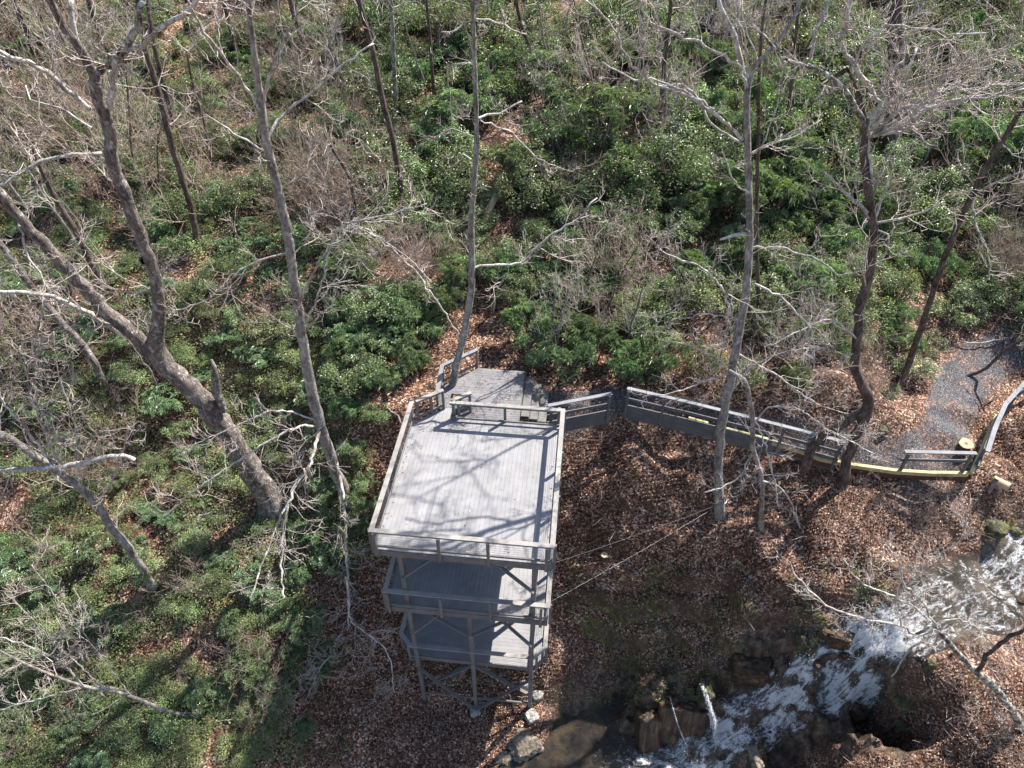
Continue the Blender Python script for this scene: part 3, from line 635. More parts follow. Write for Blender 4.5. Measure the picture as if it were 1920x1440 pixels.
# posts on three rows, beams and braces
fr = MB()
feet = []
for bi, b in enumerate((.26, 2.9, 5.35)):
    for a in (.72, 2.70, 4.74):
        g = T(a, b, 0); gz = float(height(g[0], g[1])); top = -.30 if not (bi == 0 and a == 2.70) else z2 - .28
        p = MB(); p.beam(T(a, b, gz - .35), T(a, b, top), .14, .14, up=BV); p.build('support_post', M_PAINT, tower, bevel=.005); feet.append((a, b, gz))
def brace(p, q, w1=.09, w2=.045): 
    m = MB(); m.beam(T(*p), T(*q), w1, w2, up=BV); m.build('brace', M_PAINT, tower, bevel=.003)
for p, q in [((.72,.18,-1.55),(1.75,.18,-.34)),((4.74,.10,-1.58),(3.70,.10,-.34)),((.72,.10,-4.75),(1.68,.10,-3.38)),((2.64,.10,-4.45),(1.50,.10,-3.38)),((2.76,.10,-4.45),(3.82,.10,-3.38)),((4.74,.10,-4.75),(3.80,.10,-3.38)),
             ((.78,.06,-7.0),(2.66,.06,-9.75)),((4.70,.06,-7.05),(2.76,.06,-9.75)),((.78,.30,-8.75),(2.62,.30,-6.9)),((4.70,.30,-8.6),(2.78,.30,-6.9))]:
    brace(p, q, .045, .12)
brace((.66, .24, -9.2), (4.82, .24, -9.2), .10, .05)
brace((.72, .2, -6.9), (.72, 2.9, -9.0), .1, .045) ; brace((4.74, .2, -9.0), (4.74, 2.9, -6.9), .1, .045)
brace((.72, .2, -1.6), (.72, 1.5, -.34), .1, .045); brace((4.74, .2, -1.6), (4.74, 1.5, -.34), .1, .045)
for zt in (-.32, z2 - .30):
    for b in (.26, 2.9, 5.35):
        if zt < -3 and b > 4: continue
        m = MB(); m.beam(T(.35, b + .10, zt - .09), T(5.0, b + .10, zt - .09), .05, .22); m.build('beam', M_PAINT, tower)
for zt, bl in ((-.16, 5.3), (z2 - .16, 4.2), (z3 - .16, 2.5)):
    m = MB()
    for a in np.arange(.5, 5.0, .46): m.beam(T(a, .32, zt), T(a, bl, zt), .04, .18)
    m.build('joists', M_PAINT, tower)
def rock_mesh(name, rx, ry, rz, seed, sub=4, rough=.35, boxy=0.0):
    import bmesh
    bm = bmesh.new(); bmesh.ops.create_icosphere(bm, subdivisions=sub, radius=1); off = Vector((seed * 3.1, seed * 1.7, -seed))
    for v in bm.verts:
        c = v.co.copy()
        if boxy:
            m = max(abs(c.x), abs(c.y), abs(c.z)); c = c.lerp(c / m, boxy)
        vd = mnoise.voronoi(c * 1.6 + off)[0]
        k = .92 + rough * mnoise.noise(c * 1.1 + off) + rough * .9 * (vd[1] - vd[0]) * .6 + rough * .35 * mnoise.noise(c * 3.3 + off) + rough * .2 * mnoise.noise(c * 8 + off)
        # flat facets as in split stone
        v.co = Vector((c.x * rx * k, c.y * ry * k, c.z * rz * k))
    me = bpy.data.meshes.new(name); bm.to_mesh(me); bm.free()
    for p in me.polygons: p.use_smooth = sub > 3
    return me
def footing(a, b, w, h, label, rot=.1):
    g = T(a, b, 0); gz = float(height(g[0], g[1])) + .02
    me = rock_mesh('footing_block', w / 2, w / 2, h / 2, 4 + a, 3, .12, .8)
    o = link('footing_block', me, M_CONC, None, loc=(g[0], g[1], gz), label=label, cat='footing'); o.rotation_euler = (.1, .05, rot)
footing(2.70, .02, .42, .22, 'pale concrete block under the middle front post of the tower')
footing(4.84, -.05, .5, .3, 'whitish concrete block under the right front post of the tower', .5)
# ------------------------------------------------------------------ landing and steps behind the tower
land = empty('entrance_landing', T(2.2, 7, -.5), label='grey timber landing with steps behind the tower, a tree growing through it', cat='landing')
def fl(c):
    lo = .82 if c < 7.5 else .82 + (c - 7.5) * 1.02
    if c < 6.22: lo = 1.38
    if 6.62 < c < 7.02: return [(lo, 1.14), (1.56, 3.68)]
    return [(lo, 3.68)]
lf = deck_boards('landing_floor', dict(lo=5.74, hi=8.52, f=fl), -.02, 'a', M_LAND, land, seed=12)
ff = MB(); ff.strip([T(3.70, 5.78, 0)[:2], T(3.70, 8.54, 0)[:2], T(1.88, 8.56, 0)[:2]], .04, -.30, -.06); ff.build('edge_board', M_PAINT, land)
railing(land, [(.84, 6.12), (.76, 7.53), (1.90, 8.60)], -.02, [(.80, 6.2), (.75, 7.5), (1.86, 8.57)], post_drop=.25, capm=M_FCAP)
for k in range(3):
    m = MB(); a0 = 3.75 + k * .30; m.beam(T(a0 + .14, 6.25 + .1 * k, -.20 - .2 * k), T(a0 + .14, 8.42 - .14 * k, -.20 - .2 * k), .285, .05); m.beam(T(a0 + .27, 6.25 + .1 * k, -.33 - .2 * k), T(a0 + .27, 8.42 - .14 * k, -.33 - .2 * k), .03, .17); m.build('step', M_PAINT, land, bevel=.004)
for a, b in ((1.0, 6.3), (3.5, 6.0), (3.5, 8.3), (1.9, 8.4), (.9, 7.5)):
    g = T(a, b, 0); m = MB(); m.beam(T(a, b, float(height(g[0], g[1])) - .3), T(a, b, -.06), .12, .12, up=BV); m.build('support_post', M_PAINT, land)
# ------------------------------------------------------------------ fences along the path
def fence(label, pts, posts, caps=True, skirt=(-.22, .44), mid=.52, capw=.15, group=None, cm=None, post_len=1.25, name='railing_fence', curb=None):
    """pts: (u, v, z of cap) pixel traces turned to points"""
    P = [at_z(*p) for p in pts]
    root = empty(name, P[0] - V3(0, 0, 1), label=label, cat='fence', group=group)
    m = MB(); m.strip([tuple(p) for p in P], capw, -.04, 0); m.build('cap_rail', cm or M_FCAP, root, bevel=.004)
    m = MB(); m.strip([tuple(p - V3(0, 0, mid)) for p in P], .04, -.06, .06); m.build('middle_rail', M_FENCE, root)
    if skirt:
        zb, zt = skirt
        for k in range(2):
            h = (zt - zb) / 2 - .006; m = MB(); m.strip([tuple(p - V3(0, 0, 1.0)) for p in P], .045, zb + k * (h + .012) - .25, zb + k * (h + .012) + h - .25); m.build('skirt_board', M_FENCE, root)
    for t in posts:
        s = np.concatenate([[0], np.cumsum([np.linalg.norm(P[i + 1] - P[i]) for i in range(len(P) - 1)])]); tt = t * s[-1]
        i = min(max(np.searchsorted(s, tt), 1), len(P) - 1); f = (tt - s[i - 1]) / (s[i] - s[i - 1]); c = P[i - 1] * (1 - f) + P[i] * f
        d = unit((P[i] - P[i - 1])[:2]); nn = np.array([d[1], -d[0]]); 
        if nn @ -c[:2] < 0: nn = -nn
        c = c + np.array([*(nn * .07), -.045]); m = MB(); m.beam(c - V3(0, 0, post_len), c, .09, .09, up=(d[0], d[1], 0)); m.build('post', M_FENCE, root, bevel=.003)
    return root
fence('dark grey fence panel joining the tower\'s back corner to the path', [(1027,760,.28),(1148,737,.28)], (.05, .95))
fence('long sagging dark grey railing fence along the gravel path', [(1176,727,.28),(1290,753,.18),(1395,779,.02),(1500,806,-.12),(1586,829,-.25)], (.01, .18, .44, .73, .985))
fence('short lone grey railing section above the yellow curb at the overlook', [(1697,846,-.48),(1832,849,-.48)], (.05, .93), skirt=None, mid=.42)
fence('grey railing bending uphill at the right edge of the path', [(1852,846,-.50),(1867,800,-.50),(1886,757,-.48),(1930,708,-.42),(2010,650,-.3)], (.02, .45, .9), skirt=(.25, .5), mid=.5)
def timber(label, pts, w1, h1, m_=M_NEW, under=True, cat='timber curb', name='timber_curb'):
    P = [at_z(*p) for p in pts]; m = MB(); m.strip([tuple(p) for p in P], w1, -h1, 0); o = m.build(name, m_, None, bevel=.006, label=label, cat=cat)
    if under:
        m = MB(); m.strip([tuple(p + V3(0, 0, -h1)) for p in P], w1 * .8, -.22, -.008); m.build('retaining_board', M_OLDB, o)
timber('short yellow timber board nailed to the top of the dark fence skirt', [(1291,782,-.66),(1328,792,-.70)], .10, .05, under=False)
timber('yellow timber board along the fence, split from the longer curb', [(1362,802,-.78),(1440,822,-.86)], .10, .05, under=False)
timber('long bowed yellow timber curb at the edge of the gravel overlook', [(1448,826,-.92),(1500,842,-1.02),(1540,857,-1.15),(1600,870,-1.28),(1680,881,-1.34),(1745,885,-1.36),(1816,886,-1.36)], .14, .16)
timber('yellow timber curb running uphill beside the right railing', [(1822,886,-1.34),(1846,832,-1.30),(1870,777,-1.28)], .13, .12)
# white marker post and weathered log post
g = at_z(1028, 800, -.9); m = MB(); m.beam((g[0], g[1], float(height(g[0], g[1])) - .2), (g[0], g[1], float(height(g[0], g[1])) + .35), .11, .11, up=(0, 1, 0)); m.build('marker_post', M_CAP, None, bevel=.01, label='short pale wooden stub post at the foot of the landing steps', cat='post')
def log(label, p, q, r0, r1, bark_=M_BARK_DARK, cut=M_CUT, name='log', cat='log', sides=16, rough=.05):
    p = np.array(p, float); q = np.array(q, float); n = 6; P = np.linspace(p, q, n); R = np.linspace(r0, r1, n); V, F = tubes([(P, R)], sides)
    c = np.repeat(P, sides, 0); k = np.array([mnoise.noise(Vector((*(v * 4),))) for v in V]); V = c + (V - c) * (1 + k[:, None] * rough * 4)
    o = link(name, mesh_np(name, V, [F, np.array([list(range(sides))[::-1]])], True), bark_, None, label=label, cat=cat)
    E_ = V[-sides:]; cc = E_.mean(0); d = unit(q - p); me = mesh_np('cut_face', np.concatenate([E_ + d * .003, cc[None] + (E_ - cc) * .28 + d * .006]), [np.array([list(range(sides)), ]), np.array([list(range(sides, 2 * sides))])], mi=[0, 1])
    link('cut_face', me, [cut, M_CUTD], o); return o
g = ground(1806, 842); log('round tree stump with a pale sawn top beside the gravel path', g - V3(0, 0, .15), g + V3(-.03, -.02, .16), .27, .25, name='tree_stump', cat='stump', rough=.12)
g = ground(1872, 915); log('short tan sawn log lying on the slope below the railing', g + V3(-.22, .18, .10), g + V3(.12, -.22, .12), .16, .15, M_CUT, M_CUT)
g = ground(1888, 912); log('small round of cut branch beside the tan log', g + V3(-.05, .1, .06), g + V3(.03, -.04, .10), .08, .075)
g = ground(1852, 925); log('grey split post standing by the corner of the overlook', g - V3(0, 0, .3), g + V3(.02, .05, .62), .09, .075, M_BARK_PALE, cat='post', name='wooden_post')
g = ground(1132, 1046); log('small sawn stump on the leafy bank right of the tower', g - V3(0, 0, .2), g + V3(0, -.03, .16), .13, .12, name='tree_stump', cat='stump')
a0, a1 = ground(905, 430), ground(940, 385); log('splintered pale end of the fallen trunk in the thicket', a0 + V3(0, -.2, .35), a1 + V3(0, 0, .5), .10, .24, M_CUT, M_CUT, name='fallen_log', cat='fallen log', rough=.2)
a0, a1 = ground(932, 392), ground(990, 338); log('long tan strip of fallen trunk higher in the thicket', a0 + V3(0, 0, .35), a1 + V3(0, 0, .5), .12, .20, M_CUT, M_CUT, name='fallen_log', cat='fallen log', rough=.2)
def stick(label, pts, w0, w1, dz=.1, m_=M_BARK_PALE):
    P = [ground(u, v) + V3(0, 0, dz) for u, v in pts]; R = np.linspace(px_r(w0, P[0]), px_r(w1, P[-1]), len(P)); me, _, _ = trunk_mesh('fallen_branch', P, R, 7, .2, .05); return link('fallen_branch', me, m_, None, label=label, cat='branch')
stick('pale peeled branch lying on the ground above the lower left bush', [(240,1345),(300,1368),(370,1368),(440,1352)], 5, 3)
stick('brown bare pole lying in the undergrowth at the lower left', [(150,1296),(230,1300),(310,1340),(375,1346)], 8, 6, .25)
stick('pale broken stick on the bare soil left of the tower', [(725,770),(745,790),(760,806)], 5, 4)
stick('white arched stick lying across the gravel path at the far right', [(1789,648),(1810,653),(1850,648),(1885,640)], 4, 3, .2, M_LIMB)
stick('short stick on the gravel above the sawn stump', [(1835,772),(1855,755),(1872,745)], 3, 3, .04, M_BARK_DARK)
stick('dark rotten branch on the slope under the overlook curb', [(1655,925),(1690,905),(1705,900)], 8, 4, .06, M_BARK_DARK)
# ------------------------------------------------------------------ water
CLW = STREAM
def water_strip(name, cl, ws, m_, foam_f, nseg=40, nac=34, lift=.15, amp=.06, marg=.12):
    C, R = catmull([(*p, 0) for p in cl], ws, .07); C = C[:, :2]; n = len(C); d = np.gradient(C, axis=0); d = unit(d); nn = np.stack([-d[:, 1], d[:, 0]], 1)
    s = np.concatenate([[0], np.cumsum(np.linalg.norm(np.diff(C, axis=0), axis=1))]); t = np.linspace(-1, 1, nac)
    edge = 1 + .28 * fbm(s * .9, s * 0 + 3.0, 3, 5)[:, None] * np.sign(t)[None]
    X = C[:, None, 0] + nn[:, None, 0] * t[None] * (R[:, None] + marg) * edge; Y = C[:, None, 1] + nn[:, None, 1] * t[None] * (R[:, None] + marg) * edge
    H = height(X, Y); Hs = H.copy()
    for _ in range(16): Hs[1:-1] = (Hs[:-2] + Hs[1:-1] * 2 + Hs[2:]) / 4; Hs[:, 1:-1] = (Hs[:, :-2] + Hs[:, 1:-1] * 2 + Hs[:, 2:]) / 4
    S_ = np.repeat(s[:, None], nac, 1)
    g_ = np.abs(np.gradient(Hs.mean(1), s)); g_ = np.convolve(g_, np.ones(9) / 9, 'same')
    Z = Hs + lift * (1 - np.abs(t[None]) ** 4 * 1.6) + amp * (fbm(X * 3.5, Y * 3.5, 4, 61) + .5 * fbm(X * 11, Y * 11, 2, 66) + 1.3 * fbm(S_ * 1.4, t[None] * R[:, None] * 7, 3, 68)) * (.6 + np.clip(g_, 0, 1.5)[:, None])
    fo = foam_f(s, g_)[:, None] * (1 - np.abs(t[None]) ** 3 * .6) + .25 * fbm(X * 1.3, Y * 1.3, 3, 71) - .5 * np.clip(1 - (Z - H) / .11, 0, 1.5)
    ii = np.arange(n * nac).reshape(n, nac); F = np.stack([ii[:-1, :-1], ii[:-1, 1:], ii[1:, 1:], ii[1:, :-1]], -1).reshape(-1, 4)
    me = mesh_np(name, np.stack([X, Y, Z], -1).reshape(-1, 3), [F], True, attrs={'foam': ('POINT', fo.ravel())})
    a = me.attributes.new('flow', 'FLOAT_VECTOR', 'POINT'); fl_ = np.stack([S_ * 2.3, t[None] * (R[:, None] * 7.0), S_ * 0], -1); a.data.foreach_set('vector', fl_.astype(np.float32).ravel())
    link(name, me, m_, kind='structure'); return X, Y, Z, g_, fo
wx = water_strip('stream_water', STREAM, SW + .1, M_WATER, lambda s, g: np.clip(.42 + g * .42, 0, .84))
def ribbon(name, pts, w0, w1):
    P, R = catmull([at_z(u, v, z) for u, v, z in pts], np.linspace(w0, w1, len(pts)), .05); n = len(P); k = 7; t = np.linspace(-1, 1, k)
    X = P[:, 0][:, None] + t[None] * R[:, None] * (1 + .5 * fbm(np.arange(n) * .6, np.zeros(n), 3, 9))[:, None]; Y = np.repeat(P[:, 1:2], k, 1) - .06 * (1 - t[None] ** 2); Z = np.repeat(P[:, 2:3], k, 1) + .035 * (1 - t[None] ** 2) + .03 * fbm(X * 14, P[:, 2:3] * 5 + t[None], 3, 12)
    ii = np.arange(n * k).reshape(n, k); F = np.stack([ii[:-1, :-1], ii[:-1, 1:], ii[1:, 1:], ii[1:, :-1]], -1).reshape(-1, 4)
    me = mesh_np(name, np.stack([X, Y, Z], -1).reshape(-1, 3), [F], True, attrs={'foam': ('POINT', np.full(n * k, .75))})
    a = me.attributes.new('flow', 'FLOAT_VECTOR', 'POINT'); a.data.foreach_set('vector', np.stack([Z * 1.6, X * 12, Z * 0], -1).astype(np.float32).ravel()); link(name, me, M_WATER, kind='structure'); return X, Y, Z
rb = [ribbon('side_waterfall', [(1316,1284,-7.3),(1326,1312,-7.55),(1337,1352,-8.35),(1346,1394,-9.5)], .06, .12), ribbon('side_waterfall', [(1256,1306,-7.9),(1262,1330,-8.15),(1272,1362,-8.75),(1286,1396,-9.5)], .015, .03)]
# plunge pool: level sheet inside the basin
px_, py_ = np.meshgrid(np.arange(-.4, 9.5, .06), np.arange(7.5, 13.2, .06)); hz = height(px_, py_)
wl = -10.12 + .02 * fbm(px_ * 1.5, py_ * 1.5, 3, 81) + .012 * fbm(px_ * 6, py_ * 6, 2, 82)
ii = np.arange(px_.size).reshape(px_.shape); keep = (hz[:-1, :-1] < -9.95)
F = np.stack([ii[:-1, :-1], ii[:-1, 1:], ii[1:, 1:], ii[1:, :-1]], -1)[keep]
fd = np.clip(1 - stream_d(px_, py_) / .9, 0, 1) * .65 - .12
me = mesh_np('plunge_pool', np.stack([px_, py_, wl], -1).reshape(-1, 3), [F], True, attrs={'foam': ('POINT', fd.ravel())})
a = me.attributes.new('flow', 'FLOAT_VECTOR', 'POINT'); a.data.foreach_set('vector', np.stack([px_ * 2.2, py_ * 4.0, wl], -1).astype(np.float32).ravel())
link('plunge_pool', me, M_POOL, kind='structure')
# spray above the falls
X, Y, Z, g_, fo = wx; pr = np.clip(np.repeat(g_[:, None], X.shape[1], 1) * .8 + fo - .55, 0, 2).ravel() ** 2; pr /= pr.sum()
NS = 5200; k = RNG.choice(X.size, NS, p=pr); gg = np.clip(np.repeat(g_[:, None], X.shape[1], 1).ravel()[k], 0, 1.6); up_ = RNG.exponential(.06, NS) * (.5 + gg)
C = np.stack([X.ravel()[k], Y.ravel()[k], Z.ravel()[k]], 1) + RNG.normal(0, 1, (NS, 3)) * [.07, .07, .02]; C[:, 2] += .02 + up_
q = 0
for (sx, sy, sz), cnt_, w_s in ((rb[0], 700, .04), (rb[1], 120, .025)):   # white beads down the two trickles
    m_ = RNG.integers(0, sx.size, cnt_); C[q:q + cnt_] = np.stack([sx.ravel()[m_], sy.ravel()[m_], sz.ravel()[m_] + .02], 1) + RNG.normal(0, w_s * .5, (cnt_, 3)); q += cnt_
r_ = RNG.uniform(.005, .012, NS) * RNG.choice([1, 1, 1, 1.7], NS); oc = np.array([[1,0,0],[-1,0,0],[0,1,0],[0,-1,0],[0,0,1],[0,0,-1]])
V = (C[:, None] + oc[None] * r_[:, None, None]).reshape(-1, 3); of = np.array([[0,2,4],[2,1,4],[1,3,4],[3,0,4],[2,0,5],[1,2,5],[3,1,5],[0,3,5]])
link('water_spray', mesh_np('water_spray', V, [(np.arange(NS)[:, None, None] * 6 + of).reshape(-1, 3)], True), M_FOAM, kind='stuff')
# ------------------------------------------------------------------ rocks
def boulder(label, u, v, rx, ry, rz, m_, seed, rot=0, dz=0., boxy=.25, rough=.35, name='boulder', cat='rock', tilt=(0, 0), group=None):
    g = ground(u, v); me = rock_mesh(name, rx, ry, rz, seed, 5 if max(rx, ry) > .5 else 4, rough, boxy)
    o = link(name, me, m_, None, loc=(g[0], g[1], g[2] + dz), label=label, cat=cat, group=group); o.rotation_euler = (*tilt, rot); return o
boulder('big pale tan boulder at the edge of the pool below the tower', 985, 1400, .62, .52, .42, M_PROCK, 1, .5)
boulder('smaller pale rock left of the big boulder at the bottom edge', 945, 1425, .28, .3, .2, M_PROCK, 2, 1.2)
boulder('cream stone behind the right front tower post', 1008, 1308, .24, .2, .18, M_CONC, 3, .3)
boulder('round cream stone under the tower\'s lower deck', 984, 1284, .17, .16, .15, M_CONC, 6, .3)
boulder('pale rock lying in shade under the tower deck', 862, 1262, .32, .2, .2, M_PROCK, 5, .9)
boulder('flat greenish slab standing beside the upper creek', 1862, 992, .34, .42, .22, M_MROCK, 8, .7)
boulder('grey rock next to the greenish slab by the creek', 1898, 1000, .22, .2, .18, M_MROCK, 9)
boulder('brown mossy rock at the top of the falls, near bank', 1738, 1252, .16, .16, .2, M_MROCK, 10)
boulder('mossy dark rock on the left lip of the falls', 1500, 1205, .26, .3, .4, M_MROCK, 11, .3, -.15)
boulder('tan wet rock in the foaming water at the bottom edge', 1412, 1428, .22, .5, .32, M_PROCK, 12, .15, .1)
boulder('dark wet rock split by the falling water', 1600, 1330, .34, .45, .5, M_WROCK, 13, .2)
for lab, u, v, z, rx, ry, rz, rot, sd in (('broad wet brown rock wall under the thin trickle', 1275, 1352, -9.35, .95, .42, .95, -.12, 14), ('orange-brown rock slab at the left end of the rock wall', 1212, 1368, -9.6, .42, .45, .85, .1, 15)):
    p = at_z(u, v, z); o = link('rock_ledge', rock_mesh('rock_ledge', rx, ry, rz, sd, 5, .16, .88), M_SLAB, None, loc=tuple(p), label=lab, cat='rock'); o.rotation_euler = (-.35, .04, rot)
boulder('narrow mossy rock pillar carrying the white trickle', 1312, 1325, .22, .42, .85, M_MROCK, 16, .1, .1, .7, .25, name='rock_ledge')
boulder('dark wet rock shelf under the leafy bank', 1400, 1265, .7, .4, .6, M_WROCK, 17, -.3, 0, .6, .3, name='rock_ledge')
boulder('wet rock shelf at the brink of the main falls', 1560, 1200, .6, .35, .35, M_WROCK, 18, -.3, -.1, .6, .3, name='rock_ledge')
boulder('small white stone on the leafy bank above the falls', 1405, 1088, .10, .07, .05, M_CONC, 19, .6, .03)
boulder('tiny pale stone on the slope below the long fence', 1173, 885, .045, .04, .03, M_CONC, 20, .6, .02)
boulder('tan rock at the foot of the landing steps', 980, 783, .16, .12, .1, M_PROCK, 21, .2, .05)
boulder('mossy stone against the curb behind the bent tree', 1655, 808, .2, .16, .16, M_MROCK, 22, .2)
boulder('brown boulder at the far right edge of the creek', 1905, 1130, .3, .25, .25, M_WROCK, 23, .4)
for k, (u, v) in enumerate([(1530,1250),(1580,1235),(1640,1215),(1700,1200),(1760,1100),(1830,1085),(1480,1330),(1440,1375),(1820,1170),(1660,1130),(1350,1420),(1890,1090)]):
    boulder('small wet stone breaking the rushing stream', u, v, RNG.uniform(.08, .2), RNG.uniform(.1, .2), RNG.uniform(.08, .16), M_WROCK, 50 + k, k, .03, .3, group='wet stones in the stream')
# ------------------------------------------------------------------ cables from the tower to the tree
cab = []
TA = None
y2 = float(ground(655, 942)[1])
# ------------------------------------------------------------------ traced trees
t1 = tree('massive forked tree with thick twisting limbs and knot holes at the left', 'tree',
 [(512,950,55.0),(488,905,51.6),(455,860,49.9),(405,780,46.4),(345,715,44.7),(295,662,43.0),(297,600,29.2),(296,548,26.7),(285,500,26.7),(262,440,26.7),(240,380,28.4),(212,305,27.5),(205,240,28.4),(186,190,26.7),(176,140,24.1),(150,90,20.6),(118,50,18.9),(95,0,17.2)],
 [L((290,668,36.1),(240,620,32.7),(182,566,30.1),(130,510,29.2),(80,455,25.8),(30,400,22.4),(-10,350,20.6),(-60,290,17.2), dy=-1.2, m=M_BARK_OAK),
  L((236,632,12.0),(170,590,11.2),(100,557,10.3),(40,550,9.5),(-20,548,8.6), dy=-1),
  L((180,150,12.9),(165,120,12.0),(143,75,12.0),(133,0,11.2), dy=.6),
  L((186,135,18.1),(232,92,17.2),(258,52,16.3),(262,0,14.6), dy=-1, m=M_BARK_LICH),
  L((208,150,12.9),(225,108,12.0),(270,85,11.2),(303,52,11.2),(350,22,10.3),(372,0,9.5),(400,-40,7.7), dy=-1.5),
  L((208,205,13.8),(213,170,12.9),(206,132,10.3), dy=-.2),
  L((168,205,12.9),(112,152,12.0),(55,118,11.2),(0,100,10.3),(-50,80,8.6), dy=-1),
  L((190,288,9.5),(140,291,7.7),(80,302,7.7),(30,330,6.9),(-10,347,6.0), dy=-1, tl=1.4),
  L((172,240,5.2),(112,203,4.3),(55,186,3.4),(45,160,2.6), dy=.5),
  L((55,118,5.2),(20,108,4.3),(-20,95,3.4), dy=.2),
  L((418,770,20.6),(408,735,18.9),(402,700,17.2),(398,678,7.7), dy=-.1, tw=0, m=M_BARK_OAK),
  L((100,520,6.0),(75,600,5.2),(60,660,3.4),(52,700,2.6), dy=-.5), L((30,390,6.9),(50,470,5.2),(95,550,3.4), dy=-.8)],
 M_BARK_OAK, M_LIMB, lean=-2.2, ext=3, twd=2.2, twl=1.3, holes=((268,490,9,12),(182,568,14,13),(302,690,12,9)), tside=16)
t2 = tree('tall slender grey tree rising left of the tower with low drooping limbs', 'tree',
 [(655,942,26),(628,880,25),(602,800,25),(577,700,24),(563,600,23),(551,520,22),(535,420,22),(515,330,21),(500,262,20),(487,180,17),(476,90,15),(466,0,14)],
 [L((500,262,8),(520,228,7),(570,185,6),(640,125,5),(700,80,4), dy=1), L((496,190,7),(505,140,7),(530,80,6),(572,0,5), dy=-.6), L((488,205,8),(430,120,7),(382,60,6),(350,0,5), dy=-.8),
  L((566,560,6),(578,528,5),(612,470,5),(640,425,5),(720,405,4),(800,383,3), dy=-.8, tl=1.3), L((640,422,4),(700,440,4),(760,480,3),(810,530,3), y=None, dy=.5, tl=.9),
  L((577,615,5),(600,590,4),(628,570,3), dy=-.4), L((500,285,5),(440,250,4),(388,215,3), dy=.8), L((560,640,6),(600,540,5),(622,450,4),(640,418,3), dy=-1),
  L((598,800,7),(560,800,6),(500,830,5),(430,875,4),(360,925,4),(300,975,3), dy=-3.2, tl=1.4), L((600,798,8),(582,868,7),(548,920,7),(530,1000,6),(527,1070,5),(532,1122,3), dy=-5.2, tl=1.3, tw=3.6),
  L((560,900,5),(520,985,5),(490,1062,4),(470,1130,3), y=y2 - 1.8, dy=-3.6, tl=1.0, tw=2.8), L((632,868,7),(645,950,6),(650,1060,6),(655,1160,5),(640,1222,4),(608,1240,3),(575,1310,2), dy=-5.6, tl=1.3, tw=4.5),
  L((650,1080,5),(660,1165,4),(700,1195,4),(733,1240,3),(738,1300,2), y=y2 - 3.3, dy=-2.0, tl=1.2, tw=4.5),
  L((545,470,5),(460,500,4),(390,560,3),(310,590,2), dy=-.5), L((520,360,4),(600,300,3),(660,240,3), dy=.5), L((600,790,4),(520,770,4),(440,800,3),(330,850,2), dy=-1.5)],
 M_BARK_PALE, M_LIMB, lean=-.6, ext=4, twd=2.4, twl=1.2)
t3 = tree('slim straight tree growing up through the landing behind the tower', 'tree',
 [(832,764,17),(848,722,16),(855,685,16),(867,640,17),(880,570,16),(885,510,15),(884,420,14),(892,300,12),(893,200,11),(890,100,10),(888,0,9)],
 [L((890,502,6),(945,496,6),(985,488,6),(1012,458,5),(1050,430,5),(1085,410,5),(1108,378,4),(1120,372,3), dy=1.4, tl=1.1), L((895,222,6),(925,215,5),(950,205,5),(980,190,4), dy=.8), L((893,36,5),(930,40,5),(960,55,4),(988,65,3), dy=.6),
  L((886,36,4),(850,58,4),(828,60,3), dy=-.5), L((893,70,4),(915,55,3),(922,42,2), dy=-.5), L((900,225,4),(960,250,4),(1000,290,3),(1060,320,2), dy=1), L((868,648,5),(850,610,4),(800,540,4),(750,480,4),(690,432,3),(640,415,3), dy=.4), L((888,120,4),(860,120,3),(840,125,3),(848,240,2), dy=.4),
  L((884,300,4),(868,290,3),(850,300,3), dy=.2), L((890,260,3),(850,240,3),(810,265,3), dy=-.2)],
 M_BARK_PALE, M_LIMB, lean=1.0, ext=4, twd=1.9, twl=.9, base=None)
